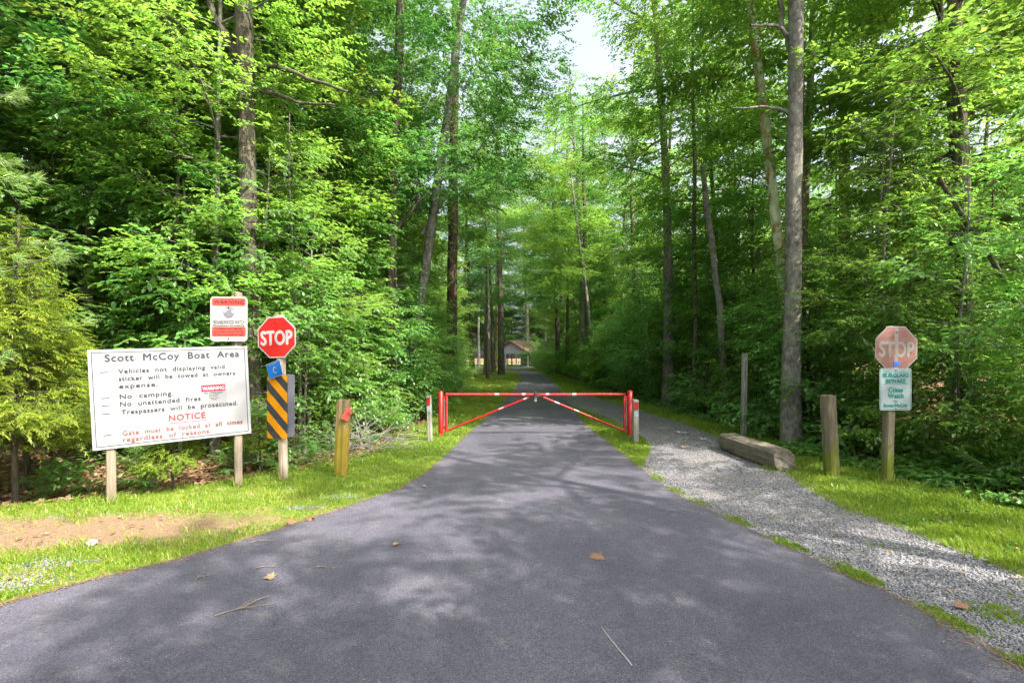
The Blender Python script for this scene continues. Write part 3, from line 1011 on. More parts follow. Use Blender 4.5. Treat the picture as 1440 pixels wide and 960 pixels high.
_st = np.stack([.42 + _rad * np.cos(_ang), _rad * np.sin(_ang), -.10 * _rad], -1)
LT['lobed'] = (np.vstack([[.42, 0, .03], _st]), np.array([[0, 1 + k, 1 + (k + 1) % 12] for k in range(12)]))


def leaves(Pn, yaw, pitch, roll, size, tint, kind):
    V0, T0 = LT[kind]
    n = len(Pn); m = len(V0)
    cy, sy = np.cos(yaw), np.sin(yaw); cp, sp = np.cos(pitch), np.sin(pitch); cr, sr = np.cos(roll), np.sin(roll)
    ex = np.stack([cy * cp, sy * cp, sp], -1)
    ey0 = np.stack([-sy, cy, np.zeros_like(cy)], -1)
    ez0 = np.cross(ex, ey0)
    ey = ey0 * cr[:, None] + ez0 * sr[:, None]
    ez = -ey0 * sr[:, None] + ez0 * cr[:, None]
    V = Pn[:, None, :] + size[:, None, None] * (V0[None, :, 0, None] * ex[:, None] + V0[None, :, 1, None] * ey[:, None] + V0[None, :, 2, None] * ez[:, None])
    T = T0[None] + (np.arange(n) * m)[:, None, None]
    return V.reshape(-1, 3), T.reshape(-1, 3), np.repeat(tint, m)


def sprays(rng, S, yaw, pitch, length, k, lsize, kind, tintS, pin=False):
    """leafy twigs: S (n,3) roots; every twig carries k leaves left and right and one at the tip"""
    n = len(S)
    i = np.arange(k)
    t = (i // 2 + .6) / (k // 2 + .6)
    t = np.broadcast_to(t, (n, k)) + (0 if pin else rng.uniform(-.05, .05, (n, k)))
    side = np.where(i % 2 == 0, 1, -1)[None, :] * np.ones((n, 1))
    ang = (R(72) if pin else R(48)) * side * (1 - .15 * t) + rng.normal(0, .10 if pin else .28, (n, k))
    ang[:, -1] = rng.normal(0, .15, n)
    d = np.stack([np.cos(yaw) * np.cos(pitch), np.sin(yaw) * np.cos(pitch), np.sin(pitch)], -1)
    pos = S[:, None, :] + d[:, None, :] * (t * length[:, None])[..., None]
    pos[..., 2] -= (.22 * length[:, None] * t ** 2)
    yw = yaw[:, None] + ang
    pt = pitch[:, None] * np.cos(ang) - .22 + rng.normal(0, .22, (n, k)) - .15 * t
    rl = rng.normal(0, .28, (n, k))
    sz = lsize * rng.uniform(.65, 1.2, (n, k)) * (1 - .15 * t if not pin else 1)
    ti = np.clip(tintS[:, None] + rng.normal(0, .14, (n, k)), 0, 1)
    return leaves(pos.reshape(-1, 3), yw.ravel(), pt.ravel(), rl.ravel(), sz.ravel(), ti.ravel(), kind)


def tube_np(pts, rad, n):
    pts = np.asarray(pts, float)
    d = np.gradient(pts, axis=0); d /= np.linalg.norm(d, axis=1)[:, None] + 1e-9
    a = np.array([0, 0, 1.0]) if abs(d[0, 2]) < .9 else np.array([1.0, 0, 0])
    u = np.cross(d, a); u /= np.linalg.norm(u, axis=1)[:, None] + 1e-9
    q = np.cross(d, u)
    th = np.arange(n) * 2 * PI / n
    V = pts[:, None] + np.asarray(rad)[:, None, None] * (u[:, None] * np.cos(th)[None, :, None] + q[:, None] * np.sin(th)[None, :, None])
    m = len(pts)
    idx = np.arange(m * n).reshape(m, n)
    nx_ = np.roll(idx, -1, 1)
    Q = np.stack([idx[:-1], nx_[:-1], nx_[1:], idx[1:]], -1).reshape(-1, 4)
    return V.reshape(-1, 3), Q


class Geo:
    def __init__(self): self.V = []; self.T = []; self.a = []; self.n = 0
    def add(self, V, T, a=None):
        self.V.append(V); self.T.append(T + self.n); self.n += len(V)
        self.a.append(a if a is not None else np.zeros(len(V)))
    def mesh(self, name, mat, smooth=False, attr=True):
        me = np_mesh(name, np.vstack(self.V), np.vstack(self.T), {'tint': np.concatenate(self.a)} if attr else None, smooth)
        me.materials.append(mat)
        return me


def trunk_path(rng, H, lean=(0, 0), wig=.25, n=14):
    z = np.linspace(-.15, H, n)
    t = np.clip(z / H, 0, 1)
    a, b = rng.uniform(0, 6, 2)
    x = lean[0] * t + wig * t * (np.sin(a + t * 4.5) - math.sin(a))
    y = lean[1] * t + wig * t * (np.sin(b + t * 3.8) - math.sin(b))
    return np.stack([x, y, z], -1)


def make_tree(seed, H, z0, Rm, nb, nspray, lsize, kind, mat, tr, bark, k=9, slen=.45, prof='tall', upright=.25, lean=(0, 0), sd=None, pin=False, droop=.10, skew=1.0):
    """returns (trunk mesh with its limbs, crown mesh)"""
    rng = np.random.default_rng(seed)
    path = trunk_path(rng, H, lean, wig=.018 * H)
    tz = path[:, 2]
    g = Geo()
    rad = tr * (1 - .88 * np.clip(tz / H, 0, 1)) + .003
    rad[0] *= 1.45; rad[1] *= 1.1
    rad = rad * rng.uniform(.95, 1.06, len(rad))
    V, Q = tube_np(path, rad, 12 if tr > .05 else 7); g.add(V, Q)
    crown = Geo()
    az = rng.uniform(0, 6)
    hs = z0 + (H - z0) * ((np.arange(nb) + rng.uniform(0, 1, nb)) / nb) ** skew
    tot = 0
    Ls = []
    for h in hs:
        u = (h - z0) / (H - z0)
        if prof == 'tall': L = Rm * (.55 + .45 * math.sin(PI * min(1, u * .9 + .18))) * (1 - u ** 5 * .75)
        elif prof == 'cone': L = Rm * (1 - u * .93)
        elif prof == 'dome': L = Rm * math.sqrt(max(.05, 1 - u * u * .92))
        else: L = Rm * (1 - .5 * u)
        Ls.append(L * rng.uniform(.65, 1.12))
    Ls = np.array(Ls)
    cnt = np.maximum(3, (nspray * Ls ** 1.7 / (Ls ** 1.7).sum()).astype(int))
    for h, L, c in zip(hs, Ls, cnt):
        az += 2.4 + rng.normal(0, .3)
        el = upright + rng.normal(0, .13) + .5 * max(0, (h - z0) / (H - z0) - .6)
        bt = rng.uniform(.25, .75)
        base = np.array([np.interp(h, tz, path[:, 0]), np.interp(h, tz, path[:, 1]), h])
        tt = np.linspace(0, 1, 6)
        cv = rng.normal(0, .25)

        def along(t):
            a2 = az + cv * t
            r = L * t * math.cos(el)
            return np.stack([base[0] + r * np.cos(a2), base[1] + r * np.sin(a2), base[2] + L * t * math.sin(el) - droop * L * t ** 2], -1)
        rb = max(.004, min(tr * .3, .013 * L))
        V, Q = tube_np(along(tt), np.interp(tt, [0, 1], [rb, .003]), 5); g.add(V, Q)
        # twigs with leaves
        t = rng.uniform(.12, 1, c) ** .75
        lat = rng.normal(0, 1, c) * .17 * L * (1.15 - t * .6)
        pos = along(t)
        a2 = az + cv * t
        pos[:, 0] += -np.sin(a2) * lat; pos[:, 1] += np.cos(a2) * lat
        pos[:, 2] += rng.normal(0, .03 * L + .04, c) - .10 * np.abs(lat)
        yaw = a2 + np.sign(lat) * rng.uniform(.1, 1.1, c) + rng.normal(0, .3, c)
        pit = rng.normal(.05, .28, c)
        ts = np.clip(rng.normal(.5 + .18 * rng.normal(), .17, c), 0, 1)
        sl = slen * rng.uniform(.7, 1.25, c)
        V, T, a = sprays(rng, pos, yaw, pit, sl, k, lsize, kind, ts, pin)
        dd = np.stack([np.cos(yaw) * np.cos(pit), np.sin(yaw) * np.cos(pit), np.sin(pit)], -1)
        tip = pos + dd * sl[:, None]; tip[:, 2] -= .22 * sl
        root = pos - dd * sl[:, None] * .5; root[:, 2] -= .02
        sd2 = np.stack([-np.sin(yaw), np.cos(yaw), 0 * yaw], -1) * .0035
        g.add(np.stack([root - sd2, root + sd2, tip + sd2 * .4, tip - sd2 * .4], 1).reshape(-1, 3), np.arange(c * 4).reshape(-1, 4))
        crown.add(V, T, a)
        # a few side twigs as wood
        for q in range(min(5, c // 8)):
            j = rng.integers(c)
            V, Q = tube_np(np.stack([along(np.array([t[j] * .8]))[0], pos[j]]), [.35 * rb, .002], 4); g.add(V, Q)
    return g.mesh('trunk', bark, True, False), crown.mesh('crown', mat)


def put_tree(meshes, name, x, y, rz=0.0, s=1.0, label=None, cat='tree', group=None, trunk=None, z=None):
    zt = float(terrain(x, y)) if z is None else z
    t = empty(name, (x, y, zt - .02), rz, label, cat, group)
    t.scale = (s, s, s)
    link('trunk', trunk or meshes[0], None, t)
    link('crown', meshes[1], None, t)
    return t


def rnd(a, b): return float(rng.uniform(a, b))


# ------------------------------------------------------------------ tree kinds
TALL = [make_tree(100 + i, H, z0, Rm, nb, ns, .135, 'rhomb', (LEAFD, LEAFE)[i % 2], tr, (BARK, BARKD, BARKG)[i % 3], k=11, slen=.55)
        for i, (H, z0, Rm, nb, ns, tr) in enumerate([(21, 5.5, 4.6, 34, 2700, .20), (19, 4.5, 4.2, 32, 2500, .17), (23, 7.5, 4.9, 34, 2700, .23), (18, 5.0, 3.9, 32, 2350, .15)])]
AIRYT = [make_tree(160 + i, H, z0, Rm, nb, ns, .15, 'rhomb', LEAF, tr, BARK, k=11, slen=.6)
         for i, (H, z0, Rm, nb, ns, tr) in enumerate([(19, 9.5, 3.9, 12, 1100, .2), (20, 9.0, 4.2, 13, 1200, .2)])]
OPENT = [make_tree(170 + i, H, z0, Rm, nb, ns, .145, 'rhomb', (LEAF, LEAF2)[i % 2], tr, (BARK, BARKG, BARKD)[i], k=11, slen=.58)
         for i, (H, z0, Rm, nb, ns, tr) in enumerate([(20, 5.5, 4.3, 19, 1500, .17), (21.5, 6.5, 4.6, 20, 1650, .19), (18.5, 5, 4.0, 18, 1400, .14)])]
AIRY = [make_tree(150 + i, H, z0, Rm, nb, ns, .15, 'rhomb', LEAF, tr, BARK, k=11, slen=.6)
        for i, (H, z0, Rm, nb, ns, tr) in enumerate([(13, 3.2, 3.9, 13, 1500, .13), (14.5, 3.8, 4.2, 14, 1600, .14)])]
MID = [make_tree(200 + i, H, z0, Rm, nb, ns, .115, ('ovate', 'rhomb')[i % 2], (LEAF2, LEAF)[i % 2], tr, (BARK, BARKG)[i % 2], k=11, slen=.48)
       for i, (H, z0, Rm, nb, ns, tr) in enumerate([(11, 1.8, 3.0, 40, 2500, .08), (12.5, 2.4, 3.2, 42, 2700, .09), (9.5, 1.6, 2.7, 38, 2300, .07), (13, 3.0, 2.9, 40, 2500, .09)])]
SAP = [make_tree(300 + i, H, z0, Rm, nb, ns, .10, 'ovate', (LEAF2, LEAF, LEAFP)[i % 3], tr, BARKG, k=9, slen=.40, prof='open', upright=.15)
       for i, (H, z0, Rm, nb, ns, tr) in enumerate([(5.2, .9, 1.8, 26, 620, .035), (6.2, 1.1, 1.9, 28, 700, .04), (4.2, .6, 1.6, 24, 560, .03)])]
BUSH = [make_tree(430 + i, H, .1, Rm, nb, ns, ls, 'ovate', (LEAFP, LEAF)[i % 2], .025, BARK, k=7, slen=.30, prof='dome', upright=.32)
        for i, (H, Rm, nb, ns, ls) in enumerate([(3.4, 1.5, 34, 850, .10), (2.7, 1.5, 30, 700, .095), (4.3, 1.7, 38, 1000, .11)])]
OAKT = make_tree(365, 13, 2.2, 3.6, 38, 1900, .155, 'lobed', LEAF, .12, BARK, k=8, slen=.5)
HICK = make_tree(350, 5.0, 1.4, 1.7, 20, 300, .17, 'ovate', LEAFP, .035, BARKG, k=7, slen=.42, prof='open', upright=.1)
OAKY = make_tree(360, 5.5, 1.2, 2.1, 24, 420, .16, 'lobed', LEAFP, .05, BARK, k=7, slen=.45, prof='open', upright=.12)
PINN = make_tree(370, 6.5, 1.5, 2.2, 26, 480, .10, 'slim', LEAFP, .04, BARKG, k=17, slen=.55, prof='open', upright=.45, pin=True)
SHRUB = [make_tree(400 + i, H, .08, Rm, nb, ns, ls, 'ovate', (LEAF, LEAFP)[i % 2], .018, BARK, k=7, slen=.26, prof='dome', upright=.35)
         for i, (H, Rm, nb, ns, ls) in enumerate([(1.7, 1.1, 24, 380, .085), (1.3, 1.0, 22, 330, .075), (2.2, 1.2, 26, 420, .09), (.8, .8, 18, 240, .07)])]
CED = [make_tree(450 + i, H, z0, Rm, nb, ns, .062, 'frond', CEDAR, .032, BARK, k=17, slen=.24, prof='cone', upright=.30, droop=.02)
       for i, (H, z0, Rm, nb, ns) in enumerate([(3.6, .75, 1.15, 64, 2900), (2.0, .45, .75, 34, 900)])]

tris = sum(len(m.polygons) for grp in (TALL, MID, SAP, SHRUB, CED, [HICK, OAKY, PINN]) for t in grp for m in t)
print('tree kinds polys', tris)


# ------------------------------------------------------------------ hero trees
def hero_trunk(pts, rads, bark, seed, limbs=(), n=16, snag=False):
    """pts in world metres relative to the base"""
    r_ = np.random.default_rng(seed)
    pts = np.array(pts, float)
    m = 26
    t = np.linspace(0, 1, m)
    tt = np.linspace(0, 1, len(pts))
    P_ = np.stack([np.interp(t, tt, pts[:, k]) for k in range(3)], -1)
    P_[:, :2] += np.cumsum(r_.normal(0, .012, (m, 2)), 0) * np.array([[1, 1]])
    P_[0, :2] = pts[0, :2]
    rd = np.interp(t, np.linspace(0, 1, len(rads)), rads) * r_.uniform(.96, 1.05, m)
    V, Q = tube_np(P_, rd, n)
    V = V + r_.normal(0, rads[0] * .025, V.shape)
    g = Geo(); g.add(V, Q)
    if snag:
        for k in range(4):
            a = r_.uniform(0, 6)
            e = P_[-1] + np.array([math.cos(a) * .03, math.sin(a) * .03, r_.uniform(.1, .35)])
            V, Q = tube_np(np.array([P_[-1] + [math.cos(a) * .03, math.sin(a) * .03, -.1], e]), [.03, .005], 5); g.add(V, Q)
    return g.mesh('trunk', bark, True, False), P_


def branch(parent, pts, r0, r1, bark, label=None):
    pts = np.array(pts, float)
    t = np.linspace(0, 1, 14)
    tt = np.linspace(0, 1, len(pts))
    # smooth a little
    Pq = np.stack([np.interp(t, tt, pts[:, k]) for k in range(3)], -1)
    for _ in range(2): Pq[1:-1] = (Pq[:-2] + 2 * Pq[1:-1] + Pq[2:]) / 4
    Pq[1:-1] += rng.normal(0, r0 * .25, Pq[1:-1].shape)
    V, Q = tube_np(Pq, np.linspace(r0, r1, 14), 9)
    me = np_mesh('branch', V, Q, smooth=True); me.materials.append(bark)
    return link('branch', me, None, parent)


def hero(px0, py_mid, Y, top_px, dia, bark, label, name='tree', seed=0, H=20, crown=None, cs=1.0, cz=0.0, crz=0.0, base_px=None, limbs=(), snag=False, zt=None, tap=.5):
    """a trunk that is seen at px0 near the ground and at top_px at the top of the frame"""
    bx = (px0 - 720) / F_PX * Y
    zf = CAM_H + HOR / F_PX * Y if zt is None else zt
    dx = (top_px - px0) / F_PX * Y
    zb = float(terrain(bx, Y))
    t = empty(name, (bx, Y, zb - .03), 0, label, 'tree')
    Ht = H if not snag else zf
    pts = [(0, 0, -.1), (dx * .5 + (0.0 if snag else 0), 0, zf * .5), (dx, 0, zf)]
    if not snag: pts += [(dx + dx / zf * (Ht - zf), 0, Ht)]
    # resample uniformly in height
    pts = np.array(pts); zz_ = np.linspace(-.1, Ht, 8)
    pts = np.stack([np.interp(zz_, pts[:, 2], pts[:, 0]), np.zeros(8), zz_], -1)
    r = dia / 2
    rads = [r * 1.45, r * 1.06, r, r * .94, r * .86, r * .78, r * .62, r * (tap if snag else .15)] if not snag else [r * 1.3, r * 1.05, r, r * .95, r * .9, r * .85, r * .8, r * .7]
    me, PP = hero_trunk(pts, rads, bark, seed, snag=snag)
    link('trunk', me, None, t)
    if crown is not None:
        c = link('crown', crown[1], None, t, (dx * .9, 0, cz), (0, 0, crz)); c.scale = (cs,) * 3
    for L in limbs:
        q = [P(a, b_, Y + dy) - Vector((bx, Y, zb - .03)) for a, b_, dy in L[0]]
        branch(t, [tuple(v) for v in q], L[1], L[2], bark)
    return t


hero(352, 0, 8.7, 343, .285, BARK, 'big furrowed grey trunk rising right behind the notice board', seed=1, H=20, crown=TALL[2], crz=1.0, cz=1.5,
     limbs=[([(342, 95, 0), (322, 60, .1), (305, 25, .1), (285, -30, .2)], .085, .05),
            ([(352, 98, 0), (375, 92, -.1), (398, 98, -.3), (440, 112, -.6), (490, 130, -1)], .055, .018),
            ([(355, 128, 0), (385, 131, -.1), (420, 146, -.3), (472, 148, -.6)], .045, .016)])
hero(386, 0, 12.0, 384, .20, BARKD, 'thin dark straight trunk a little right of the big furrowed one', seed=2, H=18, crown=TALL[3], crz=2.0, cz=2)
hero(243, 0, 9.5, 252, .07, BARKG, 'slender pale sapling trunk above the notice board', seed=3, H=8, crown=SAP[1], crz=.5, cz=2.2)
hero(543, 0, 14.5, 566, .27, BARK, 'left one of two close trunks in the wood behind the coral tipped post', seed=4, H=19, crown=TALL[1], crz=.5, cz=1.5,
     limbs=[([(552, 330, 0), (575, 300, 0), (610, 262, .2), (640, 240, .3)], .05, .02)])
hero(566, 0, 15.5, 655, .28, BARKG, 'leaning trunk with forking limbs, right one of two close trunks', seed=5, H=17, crown=TALL[3], crz=3.5, cz=2, cs=.78,
     limbs=[([(592, 330, 0), (620, 290, 0), (648, 240, .2), (690, 190, .3)], .07, .02), ([(588, 300, 0), (585, 250, 0), (592, 200, .2)], .05, .02)])
hero(634, 0, 21, 640, .42, BARKD, 'dark thick trunk left of the drive beyond the gate', seed=6, H=20, crown=TALL[0], crz=4.2, cz=0)
hero(705, 0, 48, 700, .52, BARK, 'dark trunk standing alone on the lawn where the drive bends', seed=7, H=27, crown=TALL[2], crz=2.2, cz=5, cs=1.0)
hero(686, 0, 39, 684, .20, BARKD, 'thin dark trunk on the lawn left of the bend', seed=8, H=22, crown=TALL[3], crz=1.2, cz=5)
hero(699, 0, 62, 702, .35, SYC, 'pale trunk behind the lone dark one near the open pavilion', seed=9, H=26, crown=TALL[1], crz=5.2, cz=6)
hero(1113, 0, 9.4, 1121, .262, BARKG, 'big smooth grey trunk on the right behind the beam', seed=10, H=20, crown=OPENT[0], crz=.3, cz=4.5,
     limbs=[([(1117, 60, 0), (1105, 46, 0), (1085, 34, -.2), (1055, 36, -.5)], .05, .018), ([(1113, 162, 0), (1098, 152, 0), (1075, 150, -.2), (1030, 152, -.4)], .042, .012),
            ([(1117, 75, 0), (1108, 60, .1), (1098, 30, .2), (1095, -20, .3)], .05, .04)])
hero(1121, 0, 11.6, 1052, .215, SYC, 'leaning trunk with flaking pale and rusty bark left of the big grey one', seed=11, H=18, crown=OPENT[2], crz=1.3, cz=3)
hero(1138, 0, 10.6, 1124, .16, BARKD, 'thin dark trunk close behind the big smooth grey one', seed=12, H=13, crown=MID[3], crz=1.3, cz=3.5)
hero(1022, 0, 14, 984, .19, BARKG, 'bare broken topped dead trunk leaning left beyond the gravel', 'dead_tree', seed=13, snag=True, zt=7.1)
hero(977, 0, 15.5, 973, .13, BARK, 'thin brown trunk just left of the broken dead one', seed=14, H=13, crown=MID[1], crz=.3, cz=3)
hero(912, 0, 20, 908, .16, SYC, 'short pale broken trunk in the right wood beyond the gate', 'dead_tree', seed=15, snag=True, zt=3.2)
hero(827, 0, 33, 815, .28, BARK, 'brown trunk at the right wood edge far beyond the gate', seed=16, H=19, crown=TALL[1], crz=1.9, cz=0)
hero(842, 0, 30, 775, .20, BARKG, 'left leaning thin trunk at the right wood edge far beyond the gate', seed=17, H=15, crown=MID[1], crz=1.9, cz=3)
hero(1188, 0, 17, 1184, .34, BARK, 'stout trunk deep in the wood right of the big grey one', seed=18, H=21, crown=OPENT[1], crz=.9, cz=1)
hero(1345, 0, 14, 1342, .36, BARKD, 'stout dark trunk deep in the wood above the faded stop sign', seed=19, H=21, crown=OPENT[0], crz=2.9, cz=2)
# the leaning dead stem at the right
t = empty('dead_tree', (0, 0, 0), 0, 'thin bare dead stem leaning across the right edge of the view', 'tree')
branch(t, [tuple(P(1530, 600, 8.4)), tuple(P(1440, 440, 8.2)), tuple(P(1380, 345, 8)), tuple(P(1320, 250, 7.9))], .055, .03, BARK)
branch(t, [tuple(P(1382, 348, 8)), tuple(P(1395, 300, 7.9)), tuple(P(1398, 250, 7.8))], .02, .008, BARK)

# ------------------------------------------------------------------ the woods
SHADE_GAP = []


def band(y):
    return 'level with the signs' if y < 11 else 'just beyond the gate' if y < 24 else 'far beyond the gate'


def scatter_line(edge, side, y0, y1, step, off, kinds, name, label, group, jit=.5, smin=.85, smax=1.15):
    y = y0
    while y < y1:
        e = float(edge(y)); d = (off[0] + rnd(0, off[1] - off[0]))
        x = e - d if side < 0 else e + d
        if side > 0 and x > 1.05 * y + 3.2:
            y += step * rnd(.8, 1.25); continue
        k = int(rng.integers(len(kinds)))
        put_tree(kinds[k], name, x + rnd(-.2, .2), y + rnd(-jit, jit), rnd(0, 6.28), rnd(smin, smax), label if 'gate' in label else label + ' ' + band(y), {'shrub': 'shrub', 'bush': 'bush'}.get(name, 'tree'), group + ', ' + band(y))
        y += step * rnd(.8, 1.25)


# right wood
scatter_line(wood_r, 1, 6.2, 84, 1.6, (1.0, 1.9), BUSH, 'bush', 'tall green bush forming the leafy edge of the right wood', 'bushes along the right wood edge')
scatter_line(wood_r, 1, 5.5, 60, 2.3, (2.6, 5.0), BUSH, 'bush', 'tall green bush standing a little inside the right wood', 'bushes inside the right wood')
scatter_line(wood_l, -1, 12.0, 40, 1.7, (1.1, 2.0), BUSH, 'bush', 'tall green bush forming the leafy edge of the left wood', 'bushes along the left wood edge')
scatter_line(wood_l, -1, 9.5, 60, 2.6, (3.0, 6.0), BUSH, 'bush', 'tall green bush standing a little inside the left wood', 'bushes inside the left wood')
put_tree(OAKT, 'oak_tree', -8.0, 9.4, 1.0, 1.0, 'broad leaved oak whose boughs fill the upper left of the view')
put_tree(OAKT, 'oak_tree', -5.6, 12.8, 3.0, 1.0, 'oak behind the big furrowed trunk with broad lobed leaves')
put_tree(OAKT, 'oak_tree', 9.5, 10.4, 2.0, 1.0, 'oak with broad lobed leaves in the right wood right of the big grey trunk')
put_tree(BUSH[2], 'bush', 3.3, 84, 1.0, 1.35, 'big green bush hiding the right half of the far pavilion')
scatter_line(wood_r, 1, 4.2, 26, 1.15, (.75, 1.5), SHRUB, 'shrub', 'leafy green shrub in the undergrowth along the right verge', 'shrubs along the right wood edge')
scatter_line(wood_r, 1, 26, 78, 2.6, (.5, 1.2), SHRUB[:3], 'shrub', 'leafy green shrub at the right edge of the drive far beyond the gate', 'shrubs along the far right wood edge', smin=1.1, smax=1.6)
scatter_line(wood_r, 1, 4.5, 38, 1.3, (1.3, 2.6), SAP, 'sapling', 'young layered sapling at the edge of the right wood', 'saplings at the edge of the right wood')
scatter_line(wood_r, 1, 5.5, 75, 4.6, (2.8, 4.6), MID, 'understory_tree', 'mid height leafy tree near the edge of the right wood', 'understory trees of the right wood')
scatter_line(wood_r, 1, 9, 80, 4.8, (2.6, 3.8), OPENT, 'forest_tree', 'tall leafy forest tree in the front row of the right wood', 'front forest trees of the right wood')
scatter_line(wood_r, 1, 5, 60, 5.4, (7.5, 10), OPENT + MID, 'forest_tree', 'leafy forest tree deeper in the right wood', 'inner forest trees of the right wood')
scatter_line(wood_r, 1, 6, 60, 5.2, (12, 15), MID, 'forest_tree', 'leafy forest tree far inside the right wood', 'deep forest trees of the right wood')
# left wood
scatter_line(wood_l, -1, 8.5, 33, 1.8, (.7, 1.3), SHRUB[:2] + SHRUB[3:], 'shrub', 'leafy green shrub in the undergrowth along the left verge', 'shrubs along the left wood edge')
scatter_line(wood_l, -1, 9.0, 34, 1.3, (1.0, 2.6), SAP, 'sapling', 'young layered sapling at the edge of the left wood', 'saplings at the edge of the left wood')
scatter_line(wood_l, -1, 9.0, 75, 3.3, (2.6, 4.4), MID, 'understory_tree', 'mid height leafy tree near the edge of the left wood', 'understory trees of the left wood')
scatter_line(wood_l, -1, 9.5, 80, 4.6, (4.7, 5.9), TALL, 'forest_tree', 'tall leafy forest tree in the front row of the left wood', 'front forest trees of the left wood')
scatter_line(wood_l, -1, 7, 60, 4.4, (6.5, 9), MID + TALL, 'forest_tree', 'leafy forest tree deeper in the left wood', 'inner forest trees of the left wood')
scatter_line(wood_l, -1, 8, 60, 4.6, (11, 14), TALL + MID, 'forest_tree', 'leafy forest tree far inside the left wood', 'deep forest trees of the left wood')
scatter_line(wood_l, -1, 9, 60, 5, (17, 22), TALL, 'forest_tree', 'leafy forest tree at the back of the left wood', 'back forest trees of the left wood')
# low leafy trees filling the depth of both woods
for side, edge, nm in ((1, wood_r, 'right'), (-1, wood_l, 'left')):
    for d0, y0, st, sc0 in ((7, 6, 4.6, .9), (11, 5, 5.2, .85), (17, 4, 4.6, .95), (24, 4, 4.2, 1.2)):
        y = y0
        while y < 62:
            if not (side < 0 and 18 < y < 36 and d0 > 16) and not (side > 0 and float(edge(y)) + d0 > 1.05 * y + 3.2):
                put_tree(MID[int(rng.integers(4))], 'understory_tree', float(edge(y)) + side * (d0 + rnd(-1.3, 1.3)), y + rnd(-1, 1), rnd(0, 6.28), sc0 * rnd(.85, 1.1),
                         'mid height leafy tree filling the depth of the %s wood %s' % (nm, band(y)), 'tree', 'inner understory trees of the %s wood, %s' % (nm, band(y)))
            y += st * rnd(.8, 1.2) * (1 + y / 60)
# tall trees beside and behind the viewpoint, whose shade falls on the asphalt
for k, (x, y, s) in enumerate([(7.3, -3.2, .74), (3.6, -4.6, .85), (10.4, -1.0, .8), (9.6, -5.4, .9), (-9.5, -3, 1), (-5, -10, 1), (1, -15, 1), (-13, 4, .9)]):
    put_tree((OPENT[0], AIRY[1], OPENT[2])[k % 3], 'forest_tree', x, y, rnd(0, 6.28), s, 'tall leafy tree beside or behind the viewpoint shading the asphalt', 'tree', 'trees around the viewpoint', z=0)
for k, (x, y, s) in enumerate([(5.0, 36, 1.0), (4.9, 44, 1.15), (4.8, 52, 1.35), (-3.2, 40, 1.1), (-2.4, 48.6, 1.3), (-2.2, 57, 1.5), (6, 60, 1.6), (-6, 62, 1.5), (3.0, 99, 1.8)]):
    put_tree(TALL[(k + 2) % 4], 'forest_tree', x, y, rnd(0, 6.28), s, 'very tall leafy tree whose boughs close over the far drive', 'tree', 'tall trees closing over the far drive')
for k, (x, y, s) in enumerate([(9.6, -.6, 1.0)]):
    put_tree(AIRYT[k % 2], 'forest_tree', x, y, rnd(0, 6.28), s, 'high crowned tree right of the viewpoint shading the drive by the gate', 'tree', 'high crowned trees by the viewpoint', z=0)
# trees closing the view beyond the bend
for k in range(44):
    put_tree(MID[k % 4], 'understory_tree', -36 + (k % 22) * 3.0 + rnd(-1, 1), (104 if k < 22 else 114) + rnd(-3, 4), rnd(0, 6.28), rnd(1.3, 1.8), 'leafy tree low down beyond the bend in the drive', 'tree', 'low trees beyond the bend')
for k in range(26):
    put_tree(TALL[k % 4], 'forest_tree', -36 + k * 3.2 + rnd(-1, 1), 100 + rnd(-4, 10), rnd(0, 6.28), rnd(1.15, 1.5), 'tall leafy tree closing the view beyond the bend in the drive', 'tree', 'trees beyond the bend')
for k, (x, y, s) in enumerate([(6.5, 70, 1.2), (8, 80, 1.35), (7, 62, 1.1), (11, 90, 1.4), (5.8, 88, 1.2), (-9, 60, 1.1), (-6, 90, 1.1)]):
    put_tree(TALL[k % 4], 'forest_tree', x, y, rnd(0, 6.28), s, 'tall leafy tree beside the bend in the drive', 'tree', 'trees beside the bend')

# behind the notice board: particular small trees
put_tree(OPENT[1], 'forest_tree', 5.5, 17.5, 1.0, 1.0, 'tall leafy tree overhanging the right side of the drive beyond the gate')
put_tree(HICK, 'hickory_sapling', -5.6, 8.4, 1.0, .95, 'sapling with large pale compound leaves above the notice board')
put_tree(OAKY, 'oak_sapling', -8.2, 8.8, .4, 1.0, 'broad leaved pale green sapling above the golden cedar')
put_tree(OAKY, 'oak_sapling', -7.4, 7.6, 2.4, .75, 'small lobed leaf sapling right behind the golden cedar')
put_tree(MID[0], 'understory_tree', -7.6, 10.5, 2.4, 1.0, 'leafy tree filling the view behind the pale saplings at left')
put_tree(MID[2], 'understory_tree', -11.0, 10.5, 1.4, 1.1, 'leafy tree behind the pine at the left edge')
put_tree(SAP[0], 'sapling', -6.3, 10.2, 2.2, 1.1, 'young sapling between the notice board and the big furrowed trunk')
put_tree(SAP[2], 'sapling', -4.0, 9.6, .2, .95, 'young sapling behind the left stop sign')
put_tree(PINN, 'feathery_sapling', 7.6, 8.3, .2, .8, 'feathery pale sapling in the right wood above the faded stop sign')
put_tree(PINN, 'feathery_sapling', 9.3, 7.4, 2.2, .8, 'feathery pale sapling at the far right edge of the view')
x_, y_ = G(42, 708)
put_tree(CED[0], 'cedar_tree', x_ - .38, y_ + .22, .6, .95, 'golden green young cedar left of the notice board')
put_tree(CED[0], 'cedar_tree', -6.55, 6.7, 2.6, .9, 'golden green young cedar behind and left of the front cedar')
put_tree(CED[1], 'cedar_tree', *G(243, 688), 1.6, .52, 'scruffy low cedar under the middle of the notice board')
put_tree(CED[0], 'cedar_tree', -5.0, 12.6, 2.0, 1.1, 'yellowish cedar in the wood behind the left stop sign')
